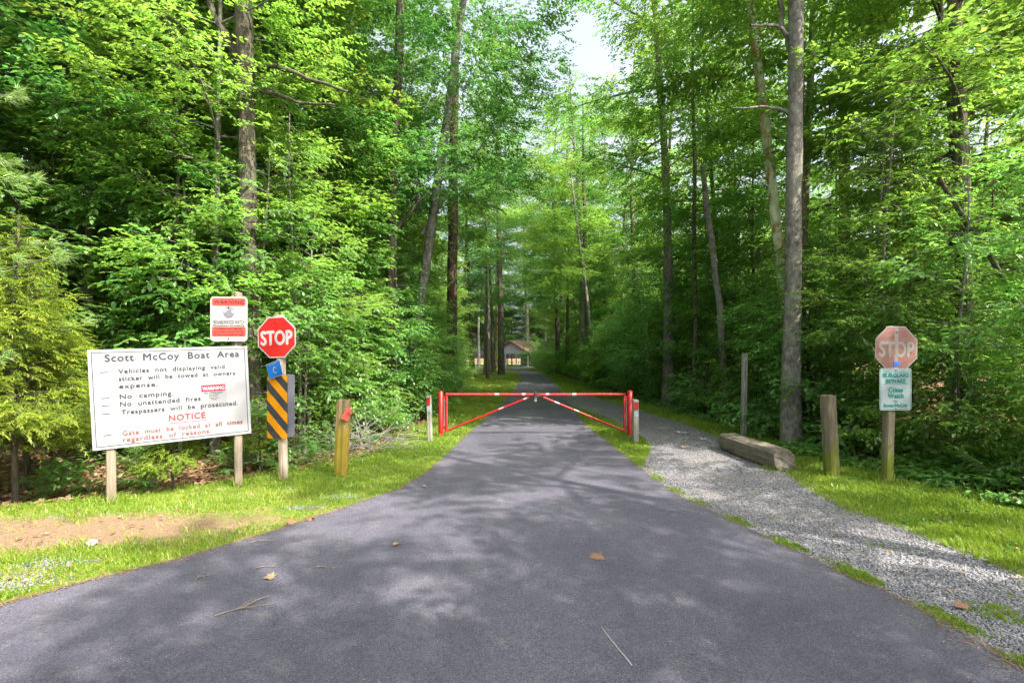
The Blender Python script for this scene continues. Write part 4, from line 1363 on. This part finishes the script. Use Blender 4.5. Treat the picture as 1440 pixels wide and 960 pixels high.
put_tree(CED[1], 'cedar_tree', -4.0, 7.9, .6, .6, 'low yellow cedar under the right end of the notice board')


# the pine at the left edge
def pine(seed):
    r_ = np.random.default_rng(seed)
    path = trunk_path(r_, 9, (0, 0), .1)
    g = Geo(); V, Q = tube_np(path, np.linspace(.13, .02, 14), 10); g.add(V, Q)
    cr = Geo()
    for k in range(46):
        h = .9 + 7.5 * k / 46; az = k * 2.4; L = (2.3 - 1.7 * k / 46) * r_.uniform(.8, 1.1)
        tt = np.linspace(0, 1, 7)
        pts = np.stack([L * tt * math.cos(az), L * tt * math.sin(az), h + .12 * L * tt + .12 * L * tt ** 2], -1)
        V, Q = tube_np(pts, np.linspace(.022, .006, 7), 5); g.add(V, Q)
        nt_ = 16
        t = r_.uniform(.3, 1, nt_); t[0] = 1
        lat = r_.normal(0, .16, nt_) * L * .6; lat[0] = 0
        pos = np.stack([np.interp(t, tt, pts[:, j]) for j in range(3)], -1)
        pos[:, 0] += -math.sin(az) * lat; pos[:, 1] += math.cos(az) * lat
        for p_ in pos:
            n_ = 46
            yaw = r_.uniform(0, 2 * PI, n_); pit = r_.normal(-.05, .55, n_)
            yaw = az + r_.normal(0, .9, n_)
            V, T, a = leaves(p_ + r_.normal(0, .025, (n_, 3)), yaw, pit, r_.uniform(0, 3, n_), r_.uniform(.10, .17, n_), np.clip(r_.normal(.5, .25, n_), 0, 1), 'needle')
            cr.add(V, T, a)
    return g.mesh('trunk', BARK, True, False), cr.mesh('crown', PINE)


put_tree(pine(5), 'pine_tree', -6.75, 5.35, .4, .85, 'long needled pale green pine cut off by the left edge of the view')


# ------------------------------------------------------------------ seedlings with feathery fronds
def frond_plant(seed, n, L, ls, h=.25):
    r_ = np.random.default_rng(seed)
    yaw = np.arange(n) * 2.4 + r_.normal(0, .2, n)
    pit = r_.uniform(.35, 1.0, n)
    S = np.stack([np.zeros(n), np.zeros(n), r_.uniform(0, h, n)], -1)
    cr = Geo()
    V, T, a = sprays(r_, S + .0, yaw, pit, L * r_.uniform(.7, 1.1, n), 19, ls, 'slim', np.full(n, .55), True); cr.add(V, T, a)
    g = Geo(); V, Q = tube_np(np.array([[0, 0, -.05], [0, 0, h]]), [.008, .004], 5); g.add(V, Q)
    for i in range(n):
        d_ = np.array([math.cos(yaw[i]) * math.cos(pit[i]), math.sin(yaw[i]) * math.cos(pit[i]), math.sin(pit[i])])
        tt = np.linspace(0, 1, 4)[:, None]
        pts = S[i] + d_ * tt * L * .9; pts[:, 2] -= .2 * L * tt[:, 0] ** 2
        V, Q = tube_np(pts, [.004, .003, .002, .001], 4); g.add(V, Q)
    return g.mesh('stem', BARKG, True, False), cr.mesh('frond', LEAFP)


FR = [frond_plant(1, 10, .50, .11), frond_plant(2, 13, .42, .095, .35)]
for i, (px, py, s) in enumerate([(100, 668, 1), (205, 676, 1.1), (215, 690, .9), (190, 655, 1.1), (330, 655, .9), (395, 650, .9), (430, 648, .8), (60, 690, .8), (520, 625, .8), (1290, 650, 1.1), (1330, 668, 1.0), (1225, 640, 1.0), (1390, 690, 1.1), (1080, 612, 1.2)]):
    x_, y_ = G(px, py)
    m_ = FR[i % 2]
    t = empty('seedling', (x_, y_, float(terrain(x_, y_))), rnd(0, 6), 'low seedling with feathery fronds on the leaf litter under the trees', 'plant', 'feathery seedlings under the trees')
    t.scale = (s,) * 3
    link('stem', m_[0], None, t); link('frond', m_[1], None, t)

# ------------------------------------------------------------------ ground cover, litter, grass, stones
def pts_between(n, f0, f1, y0, y1, r_, pw=1.0):
    """random points between two edge lines, denser near the camera"""
    a, b = 1 / y1 ** pw, 1 / y0 ** pw
    y = (1 / r_.uniform(a, b, n)) ** (1 / pw)
    u = r_.uniform(0, 1, n)
    x0, x1 = f0(y), f1(y)
    return x0 + (x1 - x0) * u, y


def wfield(x, y, s, seed=0.0):
    return (np.sin(x * s * 1.7 + seed) * np.cos(y * s * 1.3 + seed * 2) + np.sin(x * s * .8 - y * s * 1.9 + seed * 3) + .6 * np.sin(3.7 * s * x + 2.9 * s * y)) / 2.6


r_ = np.random.default_rng(77)
# broad-leaved ground cover inside both wood edges
gc = Geo()
for f0, f1, n in ((lambda y: wood_r(y) - .02, lambda y: wood_r(y) + 3.2, 26000), (lambda y: wood_l(y) - 3.5, lambda y: wood_l(y) - .1, 11000)):
    x, y = pts_between(n, f0, f1, 4.0, 34, r_, .8)
    keep = wfield(x, y, 1.6, 1.0) > (-.35 if n > 20000 else .38)
    x, y = x[keep], y[keep]
    din = np.where(x > 0, x - wood_r(y), wood_l(y) - x)
    z = terrain(x, y) + r_.uniform(.02, .10, len(x)) + r_.uniform(0, .38, len(x)) * np.clip(din, .08, 1)
    V, T, a = leaves(np.stack([x, y, z], -1), r_.uniform(0, 6.28, len(x)), r_.normal(-.1, .35, len(x)), r_.normal(0, .35, len(x)), r_.uniform(.05, .115, len(x)) * (1 + y / 40), np.clip(r_.normal(.5, .22, len(x)), 0, 1), 'ovate')
    gc.add(V, T, a)
link('ground_cover', gc.mesh('ground_cover', LEAFP))
tag(bpy.data.objects['ground_cover'], 'low broad leaved ground cover under both wood edges', 'ground cover', kind='stuff')

# dead leaves
lt = Geo()
for f0, f1, n in ((lambda y: wood_r(y) + .1, lambda y: wood_r(y) + 5, 6000), (lambda y: wood_l(y) - 6, lambda y: wood_l(y) + .05, 17000)):
    x, y = pts_between(n, f0, f1, 4.2, 30, r_, .8)
    z = terrain(x, y) + r_.uniform(-.02, .03, n)
    V, T, a = leaves(np.stack([x, y, z], -1), r_.uniform(0, 6.28, n), r_.normal(0, .3, n), r_.normal(0, .4, n), r_.uniform(.05, .13, n), r_.uniform(0, 1, n), 'rhomb')
    lt.add(V, T, a)
x, y = pts_between(260, lambda y: wood_l(y), lambda y: road_l(y), 3.2, 20, r_, 1)
V, T, a = leaves(np.stack([x, y, .03 + 0 * x], -1), r_.uniform(0, 6.28, 260), r_.normal(0, .2, 260), r_.normal(0, .3, 260), r_.uniform(.03, .07, 260), r_.uniform(0, 1, 260), 'rhomb'); lt.add(V, T, a)
x, y = pts_between(160, lambda y: road_r(y), lambda y: wood_r(y), 3.2, 20, r_, 1)
V, T, a = leaves(np.stack([x, y, .035 + 0 * x], -1), r_.uniform(0, 6.28, 160), r_.normal(0, .2, 160), r_.normal(0, .3, 160), r_.uniform(.03, .07, 160), r_.uniform(0, 1, 160), 'rhomb'); lt.add(V, T, a)
tag(link('leaf_litter', lt.mesh('leaf_litter', LITTER)), 'brown dead leaves lying under the trees', 'leaf litter', kind='stuff')


def blades(x, y, z, h, wdt, tint, r_, spread=.45):
    n = len(x)
    yaw = r_.uniform(0, 2 * PI, n); tilt = np.abs(r_.normal(0, spread, n)); face = r_.uniform(0, 2 * PI, n)
    base = np.stack([x, y, z], -1)
    side = np.stack([np.cos(face), np.sin(face), 0 * face], -1) * (wdt / 2)[:, None]
    out = np.stack([np.cos(yaw) * np.sin(tilt), np.sin(yaw) * np.sin(tilt), np.cos(tilt)], -1) * h[:, None]
    tip = base + out + np.stack([np.cos(yaw), np.sin(yaw), 0 * yaw], -1) * (h * .25)[:, None]
    mid = base + out * .55
    V = np.stack([base - side, base + side, mid + side * .8, tip, mid - side * .8], 1).reshape(-1, 3)
    i = np.arange(n)[:, None] * 5
    T = np.stack([i + [[0, 1, 2]], i + [[0, 2, 4]], i + [[4, 2, 3]]], 1).reshape(-1, 3)
    return V, T, np.repeat(tint, 5)


gr = Geo()


def sow(n, f0, f1, y0, y1, h, wdt, zz0, dens, tb=0.0, pw=1.2):
    x, y = pts_between(n, f0, f1, y0, y1, r_, pw)
    keep = r_.uniform(0, 1, n) < dens(x, y)
    x, y = x[keep], y[keep]
    # gather into tufts
    cell = .075 * (1 + y * .03)
    jx, jy = x + .05 * np.sin(9.3 * y + 2.1 * x), y + .05 * np.sin(8.1 * x - 3.3 * y)
    x = x + (np.round(jx / cell) * cell - jx) * .32 + r_.normal(0, .012, len(x))
    y = y + (np.round(jy / cell) * cell - jy) * .32 + r_.normal(0, .010, len(x))
    m = len(x)
    f = .8 + .35 * wfield(x, y, 2.2, 2.0) + .25 * wfield(x, y, 9, 3.0)
    H_ = np.clip(h * f * r_.uniform(.5, 1.3, m), .012, .3)
    ti = np.clip(.42 + .28 * wfield(x, y, 1.1, 4.0) + tb + r_.normal(0, .16, m) + .5 * bare(x, y), 0, 1)
    V, T, a = blades(x, y, zz0 + 0 * x, H_, wdt * r_.uniform(.7, 1.3, m) * (1 + y * .07), ti, r_)
    gr.add(V, T, a)
    return m


dl = lambda x, y: np.clip(.95 - 1.25 * bare(x, y) + .35 * wfield(x, y, 3, 5.0) + .25 * wfield(x, y, 7.3, 2.0), .03, 1) * np.clip(1 - (x - road_l(y) - .01) / .06, 0, 1)
nblades = sow(115000, lambda y: wood_l(y) - .3, lambda y: road_l(y) + .075, 2.9, 12, .050, .0055, .002, dl)
nblades += sow(26000, lambda y: wood_l(y) - .1, lambda y: road_l(y) + .03, 12, 60, .060, .010, .002, lambda x, y: .9 + 0 * x, .05)
nblades += sow(90000, lambda y: grav_r(y) - .05, lambda y: wood_r(y) + .35, 3.2, 13, .062, .006, .001, lambda x, y: np.clip(1.0 - .9 * bare(x, y) + .3 * wfield(x, y, 3, 6.0), .05, 1), .06)
nblades += sow(22000, lambda y: np.where(y < 24, grav_r(y), road_r(y)), lambda y: wood_r(y) + .2, 13, 70, .065, .010, .001, lambda x, y: .9 + 0 * x, .06)
nblades += sow(16000, road_r, isle_r, 7.7, 17, .05, .006, .01, lambda x, y: .85 + .3 * wfield(x, y, 4, 1.0), 0)
# taller clumps at the wood edges and round the posts
cl_ = lambda x, y: np.clip(3 * (wfield(x, y, 3.1, 12.0) - .30), 0, 1)
nblades += sow(16000, lambda y: wood_l(y) - .3, lambda y: road_l(y) - .15, 3.0, 14, .11, .006, .002, cl_, .05, 1.1)
nblades += sow(16000, lambda y: grav_r(y) + .15, lambda y: wood_r(y) + .4, 3.0, 14, .12, .006, .002, cl_, .1, 1.1)
for (px, py) in ((155, 708), (335, 684), (399, 673), (479, 668), (605, 621), (620, 614), (886, 613), (893, 622), (1045, 614), (1170, 669), (1247, 678), (1090, 662), (1100, 655)):
    cx_, cy_ = G(px, py); m_ = 90
    V, T, a = blades(cx_ + r_.normal(0, .09, m_), cy_ + r_.normal(0, .07, m_), np.zeros(m_) + .002, r_.uniform(.05, .15, m_), r_.uniform(.004, .008, m_), np.clip(r_.normal(.5, .2, m_), 0, 1), r_)
    gr.add(V, T, a)
# tufts along the seam between asphalt and gravel, and on the gravel
nblades += sow(15000, lambda y: road_r(y) - .03, lambda y: road_r(y) + .13, 2.4, 8, .035, .005, .012, lambda x, y: np.clip(.35 + 1.4 * wfield(x, y, 5, 9.0), 0, 1))
nblades += sow(26000, lambda y: road_r(y) + .05, lambda y: grav_r(y) + .0, 2.4, 6.2, .035, .005, .01, lambda x, y: np.clip(2.2 * (wfield(x, y, 3.4, 2.5) - .38 - .06 * (y - 3)), 0, .9))
# broad-leaved weeds and clover among the grass
wd = Geo()
for f0, f1, n in ((wood_l, road_l, 9000), (grav_r, wood_r, 7000)):
    x, y = pts_between(n, f0, f1, 3.0, 16, r_, 1.1)
    k_ = wfield(x, y, 4.2, 7.0) + .5 * wfield(x, y, 11, 3.0) > .55 + bare(x, y); x, y = x[k_], y[k_]
    V, T, a = leaves(np.stack([x, y, r_.uniform(.02, .055, len(x))], -1), r_.uniform(0, 6.28, len(x)), r_.normal(.1, .3, len(x)), r_.normal(0, .3, len(x)), r_.uniform(.02, .045, len(x)), np.clip(r_.normal(.5, .2, len(x)), 0, 1), 'ovate')
    wd.add(V, T, a)
tag(link('weeds', wd.mesh('weeds', LEAF2)), 'small broad leaved weeds scattered in the verge grass', 'weeds', kind='stuff')
# needles, husks and leaf crumbs gathered along the asphalt edges and in drifts on it
db = Geo()
for f, sg in ((road_l, 1), (road_r, -1)):
    n = 5200 if sg > 0 else 1800
    y = 1 / r_.uniform(1 / 26, 1 / 2.5, n)
    x = f(y) + sg * (np.abs(r_.normal(0, .07, n)) - .03) * (1 + .5 * np.sin(y * 5))
    V, T, a = leaves(np.stack([x, y, .027 + r_.uniform(0, .004, n)], -1), r_.uniform(0, 6.28, n), r_.normal(0, .05, n), r_.normal(0, .1, n), r_.uniform(.008, .035, n), r_.uniform(.1, .9, n), 'slim'); db.add(V, T, a)
n = 2600
x, y = pts_between(n, road_l, road_r, 2.4, 22, r_, 1.2)
V, T, a = leaves(np.stack([x, y, .028 + 0 * x], -1), r_.uniform(0, 6.28, n), r_.normal(0, .05, n), r_.normal(0, .1, n), r_.uniform(.006, .022, n), r_.uniform(.2, 1, n), 'slim'); db.add(V, T, a)
tag(link('leaf_crumbs', db.mesh('leaf_crumbs', LITTER)), 'pine needles and leaf crumbs along the asphalt edges', 'leaf litter', kind='stuff')
tag(link('grass', gr.mesh('grass', GRASS)), 'short sunlit green grass on the verges either side of the drive', 'grass', kind='stuff')
print('blades', nblades)

# gravel stones
oct_v = np.array([[1, 0, 0], [-1, 0, 0], [0, 1, 0], [0, -1, 0], [0, 0, 1], [0, 0, -1]], float)
oct_t = np.array([[0, 2, 4], [2, 1, 4], [1, 3, 4], [3, 0, 4], [2, 0, 5], [1, 2, 5], [3, 1, 5], [0, 3, 5]])


def stones(x, y, z, s, r_):
    n = len(x)
    sc_ = s[:, None] * r_.uniform(.6, 1.25, (n, 3)) * np.array([1, 1, .62])
    V = oct_v[None] * sc_[:, None] * r_.uniform(.75, 1.2, (n, 6, 1)) + r_.normal(0, .12, (n, 6, 3)) * s[:, None, None]
    a = r_.uniform(0, 6.28, n); c, s_ = np.cos(a)[:, None], np.sin(a)[:, None]
    Vx = V[..., 0] * c - V[..., 1] * s_; Vy = V[..., 0] * s_ + V[..., 1] * c
    V = np.stack([Vx + x[:, None], Vy + y[:, None], V[..., 2] + z[:, None]], -1)
    T = oct_t[None] + (np.arange(n) * 6)[:, None, None]
    return V.reshape(-1, 3), T.reshape(-1, 3), np.repeat(r_.beta(2, 2.2, n), 6)


sg = Geo()
n = 40000
x, y = pts_between(n, lambda y: road_r(y) + .0, lambda y: grav_r(y) + .08, 2.4, 16, r_, 1.3)
k_ = ~((x < isle_r(y) - .05) & (y > 7.6) & (y < 17)); x, y = x[k_], y[k_]
n = len(x)
V, T, a = stones(x, y, np.full(n, .010), r_.uniform(.006, .0125, n) * (1 + y * .02), r_); sg.add(V, T, a)
n = 2500
x, y = pts_between(n, lambda y: wood_l(y) + .3, lambda y: road_l(y) + .0, 3.0, 13, r_, 1.2)
k_ = (wfield(x, y, 2.6, 8.0) > .25) | (np.abs(x - road_l(y)) < .08); x, y = x[k_], y[k_]
V, T, a = stones(x, y, np.full(len(x), .010), r_.uniform(.005, .012, len(x)), r_); sg.add(V, T, a)
for (px, py) in ((60, 795), (40, 812), (20, 822), (85, 790), (480, 700), (10, 826), (430, 715), (640, 600)):
    cx_, cy_ = G(px, py)
    n = 160
    V, T, a = stones(cx_ + r_.normal(0, .16, n), cy_ + r_.normal(0, .06, n), np.full(n, .012), r_.uniform(.005, .013, n), r_); sg.add(V, T, a)
tag(link('gravel', sg.mesh('gravel', STONE)), 'loose grey crushed stone on the lane and spilt on the verge', 'gravel', kind='stuff')

# one whitish rock in the left verge
bm = bmesh.new(); bmesh.ops.create_icosphere(bm, subdivisions=2, radius=.045)
rr_ = random.Random(3)
for v in bm.verts: v.co = v.co * rr_.uniform(.8, 1.15); v.co.z *= .7
me = bpy.data.meshes.new('rock'); bm.to_mesh(me); bm.free()
a_ = me.attributes.new('tint', 'FLOAT', 'POINT'); a_.data.foreach_set('value', np.full(len(me.vertices), .9, dtype=np.float32))
tag(link('rock', me, STONE, None, (*G(129, 768), .03)), 'small pale rock lying in the left verge grass', 'rock')


# ------------------------------------------------------------------ things lying on the asphalt
def dead_leaf(px, py, size, label, yaw, kind='lobed', tint=.75):
    V, T, a = leaves(np.zeros((1, 3)), np.array([yaw]), np.array([.12]), np.array([.15]), np.array([size]), np.array([tint]), kind)
    V = V + np.random.default_rng(int(px)).normal(0, size * .05, V.shape)
    g = Geo(); g.add(V, T, a)
    o = link('fallen_leaf', g.mesh('fallen_leaf', LITTER), None, None, (*G(px, py), .036))
    tag(o, label, 'leaf', 'dead leaves on the drive')


dead_leaf(828, 788, .155, 'large tan dead leaf lying alone in the middle of the drive', .1)
dead_leaf(370, 819, .10, 'tan dead leaf on the asphalt near the left verge', .6)
dead_leaf(412, 741, .14, 'brown dead leaf at the edge of the asphalt below the striped marker', 2.2)
dead_leaf(430, 736, .12, 'brown curled leaf at the asphalt edge right of its neighbour', 1.0, tint=.4)
dead_leaf(550, 771, .08, 'small pale dead leaf left of the middle of the drive', .3)
dead_leaf(595, 688, .08, 'small tan leaf on the asphalt near the bend of the left edge', 1.3)
dead_leaf(1345, 860, .10, 'orange brown leaf on the gravel near the lower right corner', .3)
dead_leaf(965, 632, .16, 'brown dead leaf on the gravel beyond the beam', 2.0)


def twig(px, py, L, yaw, label, forks=3, seed=1):
    r2 = np.random.default_rng(seed)
    g = Geo()
    t = np.linspace(0, 1, 7)[:, None]
    main = np.hstack([L * t, .02 * np.sin(t * 5), .006 + 0 * t])
    V, Q = tube_np(main, np.linspace(.004, .0015, 7), 5); g.add(V, Q)
    for k in range(forks):
        s = r2.uniform(.15, .7); a = r2.choice([-1, 1]) * r2.uniform(.4, .9); l = L * r2.uniform(.25, .55)
        p0 = np.array([L * s, .02 * math.sin(s * 5), .006])
        pts = np.stack([p0, p0 + [l * math.cos(a) * .5, l * math.sin(a) * .5, .012], p0 + [l * math.cos(a), l * math.sin(a), .004]])
        V, Q = tube_np(pts, [.003, .002, .001], 4); g.add(V, Q)
    o = link('fallen_twig', g.mesh('fallen_twig', POSTW, True, False), None, None, (*G(px, py), .026), (0, 0, yaw))
    tag(o, label, 'twig', 'twigs on the drive')


twig(302, 872, .36, .55, 'branched dry twig lying on the asphalt at lower left', 5, 1)
twig(440, 803, .17, .05, 'straight dry twig left of the middle of the drive', 0, 2)
twig(352, 768, .20, .5, 'thin dry twig at the left edge of the asphalt', 1, 3)
twig(360, 804, .17, .3, 'thin dry twig between the dead leaf and the left verge', 1, 4)
twig(275, 820, .12, 1.0, 'small forked twig near the lower left verge', 3, 5)
twig(1085, 628, .4, .3, 'dry stick beside the far side of the timber beam', 1, 6)

# long pale scratch in the asphalt
A, B = G(845, 886), G(889, 942)
v = Vector((B[0] - A[0], B[1] - A[1], 0)); nrm_ = Vector((-v.y, v.x, 0)).normalized()
vs = []
for k in range(9):
    t = k / 8; c = Vector((A[0], A[1], .0262)) + v * t + nrm_ * rnd(-.003, .003); w_ = .0018 + .003 * t
    vs += [tuple(c - nrm_ * w_), tuple(c + nrm_ * w_)]
m = MB(); m.add(vs, [(2*k, 2*k+1, 2*k+3, 2*k+2) for k in range(8)])
o = m.build('scratch', SCRATCH, bpy.data.objects['asphalt_driveway'])

# brush pile beside the thick post
bp = Geo(); r3 = np.random.default_rng(8)
for k in range(110):
    b0 = np.array([r3.normal(0, .42), r3.normal(0, .3), r3.uniform(0, .35)])
    a = r3.uniform(0, 6.28); e_ = r3.uniform(-.3, 1.0); l = r3.uniform(.3, .9)
    d_ = np.array([math.cos(a) * math.cos(e_), math.sin(a) * math.cos(e_), math.sin(e_)]) * l
    pts = np.stack([b0, b0 + d_ * .5 + r3.normal(0, .03, 3), b0 + d_])
    pts[:, 2] = np.clip(pts[:, 2], .01, None)
    V, Q = tube_np(pts, [.007, .005, .002], 4); bp.add(V, Q)
o = link('brush_pile', bp.mesh('brush_pile', POSTG, True, False), None, None, (-2.25 - .35, 9.0, -.05))
tag(o, 'tangle of dry grey sticks in the undergrowth right of the yellowed post', 'brush pile')

# ------------------------------------------------------------------ distant buildings
ROOF = flat_mat('brown_shingle_roof', (.20, .125, .105), .9, .1, .3, 3)
WALLW = flat_mat('white_board_wall', (.33, .33, .35), .7, .2, .15, 2)
GREYROOF = flat_mat('grey_shingle_roof', (.25, .245, .27), .9, .1, .3, 3)
BRICKP = flat_mat('pinkish_brick_wall', (.36, .23, .19), .9, .1, .3, 4)
GLASS = flat_mat('dark_window_glass', (.03, .04, .05), .15, .6)


def gable(name, loc, rz, W, D, ze, zr, label, roofm, wallm, open_=True):
    h = empty(name, loc, rz, label, 'building')
    o = .45
    for s in (-1, 1):
        m = MB()
        a = [(s * (W/2 + o), -D/2 - o, ze - .15), (0, -D/2 - o, zr), (0, D/2 + o, zr), (s * (W/2 + o), D/2 + o, ze - .15)]
        m.add(a + [(x, y, z + .12) for x, y, z in a], [(0, 1, 2, 3), (4, 7, 6, 5), (0, 4, 5, 1), (1, 5, 6, 2), (2, 6, 7, 3), (3, 7, 4, 0)])
        m.build('roof_slope', roofm, h)
        m = MB()
        m.add([(s*(W/2+o), -D/2-o-.04, ze-.33), (0, -D/2-o-.04, zr-.18), (0, -D/2-o-.04, zr+.02), (s*(W/2+o), -D/2-o-.04, ze-.13),
               (s*(W/2+o), -D/2-o-.002, ze-.33), (0, -D/2-o-.002, zr-.18), (0, -D/2-o-.002, zr+.02), (s*(W/2+o), -D/2-o-.002, ze-.13)],
              [(0, 1, 2, 3), (4, 7, 6, 5), (0, 4, 5, 1), (3, 2, 6, 7), (0, 3, 7, 4)])
        m.build('bargeboard', flat_dark, h)
    m = MB(); m.plate([(-W/2, ze - .2), (W/2, ze - .2), (0, zr - .12)], -D/2 - .05, -D/2 + .05); m.build('gable_wall', wallm, h)
    if open_:
        for s in (-1, -.33, .33, 1):
            for yy in (-D/2, D/2):
                m = MB(); m.box(s*W/2*.96 - .09, s*W/2*.96 + .09, yy - .09, yy + .09, -.1, ze - .2); m.build('roof_post', WALLW, h)
        m = MB(); m.box(-W/2, W/2, -D/2, D/2, 0, .12); m.build('floor_slab', GREYROOF, h)
        m = MB(); m.box(-W/2 + .4, W/2 - .4, D/2 - .3, D/2 - .12, .12, ze - .2); m.build('back_wall', wallm, h)
    else:
        m = MB(); m.box(-W/2, W/2, -D/2, D/2, -.3, ze - .2); m.build('wall', wallm, h)
        for k in (-1, 0, 1):
            m = MB(); m.box(k * W * .3 - .5, k * W * .3 + .5, -D/2 - .04, -D/2 - .01, 1, 2.2); f = m.build('window', WALLW, h)
            m = MB(); m.box(k * W * .3 - .43, k * W * .3 + .43, -D/2 - .06, -D/2 - .041, 1.07, 2.13); m.build('pane', GLASS, f)
    return h


flat_dark = flat_mat('dark_fascia', (.12, .08, .07), .8, .2)
gable('pavilion', (2.3, 94, 0), R(-34), 7.5, 9, 2.6, 4.7, 'open pavilion with brown roof and white gable beyond the bend', ROOF, WALLW)
gable('house', (-24, 30, .4), R(62), 12, 8, 2.9, 4.6, 'grey roofed house glimpsed through leaves behind the notice board', GREYROOF, BRICKP, False)

# low post fence in front of the pavilion
fn = empty('rail_fence', (-1, 88.8, 0), 0, 'low post and rail fence in front of the far pavilion', 'fence')
for k in range(8):
    m = MB(); m.box(k * 1.1 - .05, k * 1.1 + .05, -.05, .05, -.1, .95); m.build('fence_post', POSTG, fn)
m = MB(); m.box(-.1, 7.8, -.075, -.052, .78, .86); m.build('rail', POSTG, fn)
